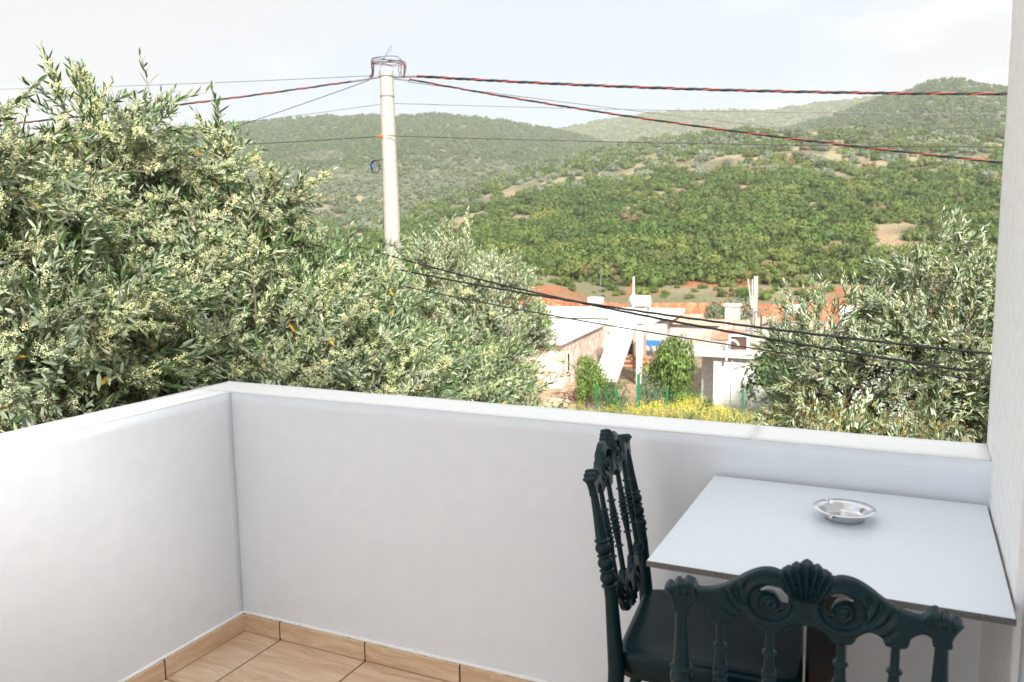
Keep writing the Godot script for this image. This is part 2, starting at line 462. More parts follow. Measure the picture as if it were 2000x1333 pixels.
# ------------------------------------------------------------------ chairs
# surface nets over a grid of distances (x fastest)
func surface_net(nx: int, ny: int, nz: int, org: Vector3, cell: float, f: PackedFloat32Array) -> MB:
	var b := MB.new()
	var id := PackedInt32Array()
	id.resize(nx * ny * nz)
	id.fill(-1)
	var sy := nx
	var sz := nx * ny
	var offs := [0, 1, sy, sy + 1, sz, sz + 1, sz + sy, sz + sy + 1]
	var cor := [Vector3(0, 0, 0), Vector3(1, 0, 0), Vector3(0, 1, 0), Vector3(1, 1, 0), Vector3(0, 0, 1), Vector3(1, 0, 1), Vector3(0, 1, 1), Vector3(1, 1, 1)]
	var edges := [[0, 1], [2, 3], [4, 5], [6, 7], [0, 2], [1, 3], [4, 6], [5, 7], [0, 4], [1, 5], [2, 6], [3, 7]]
	for z in nz - 1:
		for y in ny - 1:
			for x in nx - 1:
				var i := z * sz + y * sy + x
				var f0 := f[i]
				if absf(f0) > cell * 3.0: continue
				var neg := 0
				for o in offs:
					if f[i + o] < 0.0: neg += 1
				if neg == 0 or neg == 8: continue
				var p := Vector3.ZERO
				var cnt := 0
				for e in edges:
					var a := f[i + offs[e[0]]]
					var d := f[i + offs[e[1]]]
					if (a < 0.0) != (d < 0.0):
						p += cor[e[0]].lerp(cor[e[1]], a / (a - d))
						cnt += 1
				p /= cnt
				var g := Vector3(f[i + 1] - f0 + f[i + sy + 1] - f[i + sy] + f[i + sz + 1] - f[i + sz] + f[i + sz + sy + 1] - f[i + sz + sy],
					f[i + sy] - f0 + f[i + sy + 1] - f[i + 1] + f[i + sz + sy] - f[i + sz] + f[i + sz + sy + 1] - f[i + sz + 1],
					f[i + sz] - f0 + f[i + sz + 1] - f[i + 1] + f[i + sz + sy] - f[i + sy] + f[i + sz + sy + 1] - f[i + sy + 1])
				id[i] = b.vert(org + (Vector3(x, y, z) + p) * cell, g.normalized())
	for z in range(1, nz - 1):
		for y in range(1, ny - 1):
			for x in range(1, nx - 1):
				var i := z * sz + y * sy + x
				var f0 := f[i]
				if absf(f0) > cell * 3.0: continue
				for ax in 3:
					var st: int = [1, sy, sz][ax]
					if (f0 < 0.0) == (f[i + st] < 0.0): continue
					var u: int = [sy, sz, 1][ax]
					var w: int = [sz, 1, sy][ax]
					var a := id[i]
					var c := id[i - u]
					var d := id[i - u - w]
					var e := id[i - w]
					if a < 0 or c < 0 or d < 0 or e < 0: continue
					b.face(a, c, d); b.face(a, d, e)
	return b
func seg_dist(p: Vector2, poly: PackedVector2Array) -> float:
	var best := 1e9
	var inside := false
	var m := poly.size()
	var j := m - 1
	for i in m:
		var a := poly[i]
		var c := poly[j]
		var e := c - a
		var w := p - a
		var q := w - e * clampf(w.dot(e) / e.length_squared(), 0.0, 1.0)
		best = minf(best, q.length_squared())
		if ((a.y > p.y) != (c.y > p.y)) and p.x < (c.x - a.x) * (p.y - a.y) / (c.y - a.y) + a.x: inside = not inside
		j = i
	return -sqrt(best) if inside else sqrt(best)
# mirror the right half of an outline and smooth it
func outline(half: Array, per := 4) -> PackedVector2Array:
	var o := PackedVector2Array()
	for k in half.size() - 1:
		var p0: Vector2 = half[maxi(k - 1, 0)]
		var p1: Vector2 = half[k]
		var p2: Vector2 = half[k + 1]
		var p3: Vector2 = half[mini(k + 2, half.size() - 1)]
		for s in per:
			o.append(p1.cubic_interpolate(p2, p0, p3, float(s) / per))
	o.append(half[-1])
	var r := PackedVector2Array(o)
	for k in range(o.size() - 2, 0, -1): r.append(Vector2(-o[k].x, o[k].y))
	return r
func relief_spiral(p: Vector2, c: Vector2, R: float, hand: float) -> float:
	var d := p - c
	var r := d.length()
	if r > R: return 0.0
	var a := atan2(d.y, d.x * hand)
	var ph := fposmod(a / TAU + r / (R * 0.42), 1.0)
	return (0.5 - 0.5 * cos(ph * TAU)) * smoothstep(R, R * 0.85, r)
func carved(kind: String, cell: float) -> MB:
	var poly: PackedVector2Array
	var lo: Vector2
	var hi: Vector2
	if kind == "crest":
		poly = outline([Vector2(0, 0.101), Vector2(0.006, 0.1005), Vector2(0.0095, 0.0945), Vector2(0.0135, 0.0965), Vector2(0.019, 0.0945), Vector2(0.0215, 0.0885), Vector2(0.026, 0.0895), Vector2(0.031, 0.086), Vector2(0.0335, 0.0815), Vector2(0.042, 0.0845), Vector2(0.056, 0.084), Vector2(0.070, 0.0785), Vector2(0.085, 0.0685), Vector2(0.101, 0.056), Vector2(0.118, 0.046), Vector2(0.135, 0.0405), Vector2(0.147, 0.040), Vector2(0.151, 0.047), Vector2(0.157, 0.0515), Vector2(0.165, 0.0505), Vector2(0.1685, 0.0445), Vector2(0.1745, 0.0475), Vector2(0.180, 0.0445), Vector2(0.182, 0.039), Vector2(0.1885, 0.0405), Vector2(0.1945, 0.0365), Vector2(0.194, 0.031), Vector2(0.1875, 0.021), Vector2(0.1835, 0.010), Vector2(0.1825, -0.003), Vector2(0.1615, -0.003), Vector2(0.160, 0.006), Vector2(0.152, 0.014), Vector2(0.143, 0.013), Vector2(0.134, 0.005), Vector2(0.1285, -0.011), Vector2(0.1045, -0.012), Vector2(0.099, -0.002), Vector2(0.090, 0.005), Vector2(0.079, 0.005), Vector2(0.068, -0.004), Vector2(0.0595, -0.017), Vector2(0.0355, -0.018), Vector2(0.028, -0.008), Vector2(0.017, 0.001), Vector2(0, 0.003)])
		lo = Vector2(-0.200, -0.024); hi = Vector2(0.200, 0.108)
	else:
		poly = outline([Vector2(0, 0.010), Vector2(0.020, 0.012), Vector2(0.030, 0.020), Vector2(0.036, 0.032), Vector2(0.058, 0.034), Vector2(0.064, 0.026), Vector2(0.080, 0.018), Vector2(0.095, 0.022), Vector2(0.105, 0.036), Vector2(0.128, 0.038), Vector2(0.133, 0.032), Vector2(0.142, 0.034), Vector2(0.150, 0.048), Vector2(0.156, 0.068), Vector2(0.166, 0.075), Vector2(0.170, 0.04), Vector2(0.168, 0.010), Vector2(0.157, 0.000), Vector2(0.142, 0.003), Vector2(0.128, 0.000), Vector2(0.112, -0.010), Vector2(0.096, -0.026), Vector2(0.086, -0.044), Vector2(0.070, -0.056), Vector2(0.050, -0.060), Vector2(0.030, -0.056), Vector2(0.020, -0.066), Vector2(0.010, -0.062), Vector2(0.0, -0.069)])
		lo = Vector2(-0.176, -0.076); hi = Vector2(0.176, 0.082)
	var org := Vector3(lo.x, lo.y, -0.020)
	var nx := int((hi.x - lo.x) / cell) + 2
	var ny := int((hi.y - lo.y) / cell) + 2
	var nz := int(0.040 / cell) + 2
	var f := PackedFloat32Array()
	f.resize(nx * ny * nz)
	for y in ny:
		for x in (nx + 1) / 2:
			var p := Vector2(lo.x + x * cell, lo.y + y * cell)
			var d := seg_dist(p, poly)
			var T := 0.0082
			var m := Vector2(absf(p.x), p.y)
			if d < 0.012:
				var edge := clampf(-d / 0.006, 0.0, 1.0)
				if kind == "crest":
					var vc := Vector2(0.047, 0.034)
					var r := m.distance_to(vc)
					var ring := exp(-pow((r - 0.0335) / 0.0045, 2.0))
					T += 0.0032 * ring
					if r < 0.031:
						T -= 0.0046 * smoothstep(0.031, 0.027, r)
						T += 0.0088 * exp(-pow(r / 0.0145, 2.0)) + 0.0046 * (relief_spiral(m, vc, 0.021, 1.0) - 0.4) * smoothstep(0.022, 0.016, r)
					# the crescent cut right through, on the side towards the middle
					var cr := m.distance_to(vc + Vector2(-0.0035, 0.004)) - 0.0205
					var cut := m.distance_to(vc + Vector2(0.0045, -0.0045)) - 0.0195
					d = maxf(d, -maxf(cr, -cut))
					if m.x > 0.072:                         # flutes that sweep along the wing
						var fan := m.distance_to(vc + Vector2(0.004, 0.018)) - 0.020 - (m.x - 0.072) * 0.22
						T += 0.0028 * cos(fan / 0.0125 * TAU) * smoothstep(0.072, 0.082, m.x) * smoothstep(0.132, 0.100, m.x) * edge
					if m.x > 0.145 and m.y > 0.028:
						T += 0.0052 * smoothstep(0.145, 0.151, m.x) * smoothstep(0.030, 0.036, m.y) + 0.0015 * cos(m.x / 0.0125 * TAU)
					if m.x < 0.036 and m.y > 0.03:          # the shell
						var a := atan2(m.x, m.y - 0.018)
						T += (0.0027 * cos(a / 0.155 * TAU) + 0.0010) * smoothstep(0.036, 0.050, m.y) * smoothstep(0.036, 0.028, m.x)
				else:
					var vc := Vector2(0.047, -0.024)
					var r := m.distance_to(vc)
					T += 0.0024 * exp(-pow((r - 0.029) / 0.0045, 2.0))
					if r < 0.026:
						T += -0.004 * smoothstep(0.027, 0.023, r) + 0.009 * exp(-pow(r / 0.012, 2.0)) + 0.003 * (relief_spiral(m, vc, 0.019, -1.0) - 0.4)
					if m.x > 0.075:
						var fan := m.distance_to(Vector2(0.060, 0.030)) - (m.x - 0.075) * 0.2
						T += 0.0020 * cos(fan / 0.0125 * TAU) * smoothstep(0.075, 0.09, m.x) * smoothstep(0.155, 0.14, m.x) * edge
					if m.x < 0.022 and m.y < -0.035:
						T += 0.0022 * cos(m.x / 0.0095 * TAU)
			for z in nz:
				var zz := absf(org.z + z * cell) - T
				var rr := 0.004
				var q := Vector2(maxf(d + rr, 0.0), maxf(zz + rr, 0.0))
				var val := q.length() + minf(maxf(d, zz) + rr, 0.0) - rr
				f[z * nx * ny + y * nx + x] = val
				f[z * nx * ny + y * nx + (nx - 1 - x)] = val
	# the grid is symmetrical only if its centre is x = 0
	org.x = -(nx - 1) * cell * 0.5
	return surface_net(nx, ny, nz, org, cell, f)

func bead_profile(list: Array, per := 5) -> PackedVector2Array:      # list of [y, radius, kind]
	var o := PackedVector2Array()
	for k in list.size() - 1:
		var a: Array = list[k]
		var d: Array = list[k + 1]
		if a.size() > 2:                                # a bulge from a to d
			for s in 7:
				var t := s / 7.0
				o.append(Vector2(lerpf(a[1], d[1], t) + a[2] * sin(t * PI) , lerpf(a[0], d[0], t)))
		else:
			for s in per: o.append(Vector2(lerpf(a[1], d[1], float(s) / per), lerpf(a[0], d[0], float(s) / per)))
	o.append(Vector2(list[-1][1], list[-1][0]))
	return o
func back_z(y: float) -> float:
	if y > 0.58: return -0.197 - (y - 0.58) * 0.172
	if y > 0.42: return -0.185 - (y - 0.42) * 0.075
	return -0.185 - pow((0.42 - y) / 0.42, 1.8) * 0.085
func turned(prof: PackedVector2Array, xa: float, xb: float, seg: int, m: Material, flat := 1.0) -> ArrayMesh:
	var b := MB.new()
	var pts := PackedVector3Array()
	var rad := PackedFloat32Array()
	var y0 := prof[0].y
	var y1 := prof[-1].y
	for p in prof:
		pts.append(Vector3(lerpf(xa, xb, (p.y - y0) / (y1 - y0)), p.y, back_z(p.y)))
		rad.append(p.x)
	b.tube(pts, rad, seg, true, flat)
	return b.mesh(m)
func make_chair() -> Node3D:
	var t := thing("carved_chair", Vector3.ZERO)
	# seat: rings of a rounded trapezium, from the apron's foot up and over
	var b := MB.new()
	var rings := [[0.396, -0.010], [0.398, -0.006], [0.436, 0.0], [0.447, 0.0], [0.4525, -0.002], [0.4555, -0.007], [0.4560, -0.014], [0.4535, -0.040], [0.4515, -0.080], [0.4505, -0.13], [0.4502, -0.17], [0.4500, -0.21]]
	var seg := 96
	for k in rings.size():
		for s in seg + 1:
			var a := TAU * s / seg
			var ca := cos(a)
			var sa := sin(a)
			var e := 0.17
			var px := signf(ca) * pow(absf(ca), e)
			var pz := signf(sa) * pow(absf(sa), e)
			var hz := maxf(0.190 + rings[k][1], 0.0)
			var hx := maxf(0.186 + 0.010 * pz + rings[k][1], 0.0)
			b.vert(Vector3(px * hx, rings[k][0], pz * hz + 0.002), Vector3.UP if k > 4 else Vector3(ca, 0.0, sa))
	for k in rings.size() - 1:
		for s in seg:
			var a := k * (seg + 1) + s
			b.face(a, a + 1, a + seg + 2); b.face(a, a + seg + 2, a + seg + 1)
	var st := SurfaceTool.new()
	st.create_from(b.mesh(M.plastic), 0)
	st.generate_normals()
	part("seat", st.commit(), t)
	# rear legs that run on up as the turned posts of the back
	var prof := bead_profile([[0.0, 0.01287], [0.2, 0.01521], [0.42, 0.01833], [0.5, 0.01599], [0.598, 0.01326], [0.6, 0.01365, 0.00436], [0.608, 0.01287], [0.6085, 0.01248, 0.0054], [0.632, 0.01248], [0.6325, 0.01248, 0.00415], [0.64, 0.01248], [0.6405, 0.01209, 0.0054], [0.664, 0.01209], [0.6645, 0.01209, 0.00415], [0.672, 0.01209], [0.6725, 0.0117, 0.0054], [0.696, 0.01209], [0.6965, 0.01209, 0.00456], [0.705, 0.01248], [0.708, 0.01264], [0.75, 0.00998], [0.799, 0.00842]])
	for s in [-1.0, 1.0]:
		part("rear_leg", turned(prof, 0.184 * s, 0.172 * s, 16, M.plastic), t)
	var sp := bead_profile([[0.586, 0.00646], [0.64, 0.00608], [0.6405, 0.00646, 0.00426], [0.647, 0.00646], [0.649, 0.00646], [0.672, 0.00851], [0.6725, 0.00745, 0.00377], [0.679, 0.00745], [0.6795, 0.00699, 0.00377], [0.692, 0.00699], [0.6925, 0.00722, 0.00401], [0.699, 0.00722], [0.6995, 0.00699, 0.00377], [0.712, 0.00699], [0.7125, 0.00745, 0.00377], [0.719, 0.00745], [0.721, 0.00851], [0.744, 0.00654], [0.7445, 0.00646, 0.00426], [0.751, 0.00646], [0.753, 0.00623], [0.794, 0.00562]])
	var inner := turned(sp, 0.0, 0.0, 14, M.plastic)
	for x in [-0.1165, -0.0475, 0.0475, 0.1165]:
		part("spindle", inner, t, at(x, 0, 0))
	part("crest_rail", carved("crest", 0.0019).mesh(M.plastic), t, Transform3D(Basis(Vector3.RIGHT, -0.17), Vector3(0, 0.800, back_z(0.800))))
	part("lower_rail", carved("rail", 0.0022).mesh(M.plastic), t, Transform3D(Basis(Vector3.RIGHT, -0.13), Vector3(0, 0.556, back_z(0.556))))
	# front legs, turned
	var fp := bead_profile([[0.0, 0.013], [0.03, 0.015], [0.0305, 0.015, 0.005], [0.042, 0.015], [0.30, 0.0195], [0.305, 0.019, 0.005], [0.318, 0.019], [0.3185, 0.018, 0.006], [0.345, 0.018], [0.3455, 0.019, 0.005], [0.358, 0.019], [0.40, 0.021]])
	var fb := MB.new()
	fb.lathe(fp, 18)
	var fm := fb.mesh(M.plastic)
	for s in [-1.0, 1.0]: part("front_leg", fm, t, at(0.170 * s, 0, 0.166))
	for s in [-1.0, 1.0]:
		var sb := MB.new()
		sb.tube(PackedVector3Array([Vector3(0.181 * s, 0.17, -0.236), Vector3(0.170 * s, 0.17, 0.166)]), PackedFloat32Array([0.009, 0.009]), 10)
		part("stretcher", sb.mesh(M.plastic), t)
	return t
func build_chairs() -> void:
	var c := make_chair()
	c.position = Vector3(1.664, 0, 0.262)
	c.rotation_degrees.y = 96
	tag(c, "dark teal carved spindle chair against the parapet, side on, left of the table", "chair", "dark teal carved chairs at the table")
	var d: Node3D = c.duplicate()
	d.name = numbered("carved_chair")
	add_child(d)
	d.position = Vector3(1.900, 0, 0.668)
	d.rotation_degrees.y = 185.4
	tag(d, "dark teal carved spindle chair in the foreground, its back towards the viewer", "chair", "dark teal carved chairs at the table")

# ------------------------------------------------------------------ the land
# crest lines: bearing in degrees from the view's axis (right is positive), slope seen from the balcony
const CREST_A := [[-60, -0.01], [-22.8, 0.004], [-16.7, 0.0114], [-10.1, 0.0218], [-7.4, 0.030], [-5.0, 0.0414], [-1.56, 0.0585], [1.89, 0.0752], [5.31, 0.0887], [8.68, 0.0988], [11.98, 0.1054], [15.2, 0.1071], [18.3, 0.1062], [21.35, 0.1034], [25.7, 0.0952], [30, 0.0863], [33.4, 0.0772], [60, 0.04]]
const CREST_B := [[-70, 0.04], [-33.1, 0.0886], [-25.3, 0.1011], [-21.3, 0.114], [-18.8, 0.1206], [-16.35, 0.1244], [-14.4, 0.129], [-11.9, 0.1325], [-7.9, 0.1342], [-4.5, 0.1365], [-3.2, 0.1341], [-1.5, 0.1304], [0.56, 0.1247], [3.6, 0.1155], [5.65, 0.1048], [8.7, 0.0872], [13.65, 0.0559], [25, 0.0]]
const CREST_C := [[-40, 0.03], [-3.2, 0.0911], [0.2, 0.1079], [3.6, 0.1184], [5.3, 0.1235], [7.0, 0.1285], [10, 0.1335], [13.6, 0.1326], [16.75, 0.1298], [19.8, 0.1349], [21.3, 0.1358], [23.3, 0.137], [25.6, 0.1356], [30.9, 0.1251], [60, 0.06]]
const CREST_D := [[0, 0.0], [10.35, 0.069], [13.6, 0.0901], [17.56, 0.1074], [21.1, 0.1215], [23.35, 0.1359], [24.7, 0.1388], [26.1, 0.1497], [27.7, 0.1472], [29.8, 0.1357], [32.1, 0.128], [35.6, 0.1076], [60, 0.03]]
var land_noise: FastNoiseLite
var land_noise2: FastNoiseLite
func along(tab: Array, b: float) -> float:
	if b <= tab[0][0]: return tab[0][1]
	for k in tab.size() - 1:
		if b <= tab[k + 1][0]:
			return lerpf(tab[k][1], tab[k + 1][1], (b - tab[k][0]) / (tab[k + 1][0] - tab[k][0]))
	return tab[-1][1]
const VIEW_TURN := 25.555
func bearing(x: float, z: float) -> float:
	return wrapf(rad_to_deg(atan2(x - EYE.x, -(z - EYE.z))) + VIEW_TURN, -180, 180)
func spot(b: float, r: float) -> Vector2:
	var a := deg_to_rad(b - VIEW_TURN)
	return Vector2(EYE.x + sin(a) * r, EYE.z - cos(a) * r)
func ridge(r: float, tab: Array, b: float, r0: float, h0: float, r1: float, bend: float) -> float:
	var h1 := EYE.y + r1 * along(tab, b)
	if r <= r0: return h0 - (r0 - r) * 0.3
	if r <= r1:
		var s := (r - r0) / (r1 - r0)
		return lerpf(h0, h1, pow(s, bend))
	return h1 - (r - r1) * 0.22
const NEAR := [[0, -3.3], [7, -3.4], [14, -4.2], [24, -5.25], [29, -5.6], [33, -6.35], [38, -6.95], [62, -7.3], [82, -7.4]]
func bank_r(b: float) -> float:
	return lerpf(76.0, 86.0, smoothstep(2.5, 7.0, b)) + land_noise2.get_noise_2d(b * 30.0, 4.0) * 1.3
func ground_h(b: float, r: float) -> float:
	var p := spot(b, r)
	var h := 0.0
	if r < 82.0: h = along(NEAR, r)
	else: h = -7.4
	var rb := bank_r(b)
	var top := lerpf(-4.7, -6.15, smoothstep(2.5, 7.0, b)) + (r - rb) * 0.012
	h = lerpf(h, top, smoothstep(rb, rb + 0.9, r))
	if r > 2.0 and r < 70.0: h += land_noise.get_noise_2d(p.x * 6.0, p.y * 6.0) * 0.12
	if r > 100.0:
		var a := ridge(r, CREST_A, b, 108, -6.0, 380, 1.12)
		var bb := ridge(r, CREST_B, b, 330, -3.0, 900, 1.06)
		var c := ridge(r, CREST_C, b, 800, 30.0, 1400, 1.0)
		var d := ridge(r, CREST_D, b, 400, 20.0, 820, 1.0)
		h = maxf(maxf(h, a), maxf(bb, maxf(c, d)))
		h += land_noise.get_noise_2d(p.x * 0.35, p.y * 0.35) * minf(1.6, (r - 100.0) * 0.012)
		if r > 1500.0: h = lerpf(h, -10.0, smoothstep(1500, 2300, r))
	return h
func ground_at(x: float, z: float) -> float:
	return ground_h(bearing(x, z), Vector2(x - EYE.x, z - EYE.z).length())
func build_land() -> void:
	land_noise = noise(0.05, 91, 4)
	land_noise2 = noise(0.01, 92, 4)
	var bs := []
	var b := -180.0
	while b < 180.0:
		bs.append(b)
		b += 0.3 if b > -38.0 and b < 38.0 else 4.0
	bs.append(180.0)
	var rs := [0.0, 1.5, 4.0]
	while rs[-1] < 60.0: rs.append(rs[-1] + 1.6)
	while rs[-1] < 70.0: rs.append(rs[-1] + 1.2)
	while rs[-1] < 96.0: rs.append(rs[-1] + 0.35)
	while rs[-1] < 430.0: rs.append(rs[-1] + 4.5)
	while rs[-1] < 1500.0: rs.append(rs[-1] + 14.0)
	while rs[-1] < 6000.0: rs.append(rs[-1] * 1.12)
	var m := MB.new()
	var nb := bs.size()
	for r in rs:
		for q in bs:
			var p := spot(q, r)
			var h := ground_h(q, r)
			m.col = ground_colour(q, r, p)
			m.vert(Vector3(p.x, h, p.y), Vector3.UP)
	for i in rs.size() - 1:
		for j in nb - 1:
			var a := i * nb + j
			m.face(a, a + 1, a + nb + 1); m.face(a, a + nb + 1, a + nb)
	for i in rs.size():                                  # smooth normals from the grid
		for j in nb:
			var a := i * nb + j
			var du := m.v[i * nb + mini(j + 1, nb - 1)] - m.v[i * nb + maxi(j - 1, 0)]
			var dv := m.v[mini(i + 1, rs.size() - 1) * nb + j] - m.v[maxi(i - 1, 0) * nb + j]
			var g := du.cross(dv).normalized()
			m.n[a] = g if g.y >= 0.0 else -g
			if g.length() < 0.5: m.n[a] = Vector3.UP
	tag(part("terrain", m.mesh(M.ground)), "", "", "", "structure")
const C_RED := Color(0.46, 0.155, 0.065)
const C_PALE := Color(0.50, 0.34, 0.22)
const C_DRY := Color(0.30, 0.26, 0.145)
const C_GRASS := Color(0.135, 0.15, 0.06)
const C_SCRUB := Color(0.07, 0.085, 0.035)
func ground_colour(b: float, r: float, p: Vector2) -> Color:
	var q := land_noise.get_noise_2d(p.x * 1.3, p.y * 1.3)
	var q2 := land_noise2.get_noise_2d(p.x * 4.0, p.y * 4.0)
	if r < 33.0: return C_GRASS.lerp(C_DRY, clampf(0.5 + q * 1.2, 0, 1))
	if r < 60.0: return C_DRY.lerp(C_PALE, clampf(0.5 + q * 1.4, 0, 1))
	var rb := bank_r(b)
	if r < rb - 3.0: return C_PALE.lerp(C_DRY, clampf(0.3 + q * 1.5, 0, 1))
	if r < rb + 1.2: return C_RED.lerp(Color(0.62, 0.33, 0.2), clampf(0.15 + land_noise.get_noise_2d(b * 90.0, r * 8.0) * 1.6, 0, 1))
	if r < 125.0:
		return C_DRY.lerp(C_RED, clampf(smoothstep(0.05, 0.3, q + q2 * 0.6) * 0.9, 0, 1)).lerp(C_GRASS, clampf(0.25 - q2, 0, 0.6))
	if r < 430.0:
		var cc := Color(0.40, 0.34, 0.20).lerp(Color(0.42, 0.26, 0.16), clampf(q * 2.0, 0, 1))
		return cc.lerp(C_SCRUB, clampf(0.25 - q2 * 1.5, 0, 0.7))
	return Color(0.24, 0.235, 0.13).lerp(C_SCRUB, clampf(0.5 - q2 * 1.4, 0, 1))

# a rounded shrub: lobes of leaf-sized faces round a solid core
func shrub_mesh(sd: int, faces: int, size: float, lobes: int, m: Material, tall := 0.75, core := true, palette := []) -> ArrayMesh:
	var g := RandomNumberGenerator.new()
	g.seed = sd
	var L := []
	for k in lobes:
		var a := g.randf() * TAU
		var rr := sqrt(g.randf()) * 0.62
		L.append([Vector3(cos(a) * rr, g.randf_range(0.28, 0.8) * tall * (1.0 - rr * 0.35), sin(a) * rr), g.randf_range(0.20, 0.40)])
	var b := MB.new()
	if core:
		for l in L:
			b.col = Color(0.75, 0.75, 0.75)
			var sm := PackedVector2Array()
			for s in 6:
				var a := -PI / 2 + PI * s / 5.0
				sm.append(Vector2(maxf(cos(a), 0.0) * l[1] * 0.55, sin(a) * l[1] * 0.55))
			b.lathe(sm, 7, Transform3D(Basis(Vector3(g.randf(), g.randf(), g.randf()).normalized(), g.randf() * 3), l[0]))
	for k in faces:
		var l: Array = L[g.randi() % lobes]
		var d := Vector3(g.randfn(), g.randfn() + 0.25, g.randfn()).normalized()
		var p: Vector3 = l[0] + d * l[1] * g.randf_range(0.70, 1.14)
		if p.y < 0.02: continue
		var nn := (d + Vector3(g.randfn(), g.randfn(), g.randfn()) * 0.45).normalized()
		var u := nn.cross(Vector3(g.randfn(), g.randfn(), g.randfn())).normalized()
		var w := nn.cross(u)
		var s := size * g.randf_range(0.6, 1.3)
		var tone := g.randf_range(0.72, 1.3)
		b.col = Color(tone * g.randf_range(0.92, 1.1), tone, tone * g.randf_range(0.8, 1.1))
		if palette.size() > 0:
			var pc: Color = palette[g.randi() % palette.size()]
			b.col = b.col * pc
		var i := b.v.size()
		var sn := (nn * 0.55 + d * 0.45).normalized()
		b.vert(p - u * s, sn); b.vert(p + w * s * 0.5 + nn * s * 0.12, sn); b.vert(p + u * s, sn); b.vert(p - w * s * 0.5 + nn * s * 0.12, sn)
		b.face(i, i + 1, i + 2); b.face(i, i + 2, i + 3)
	return b.mesh(m)

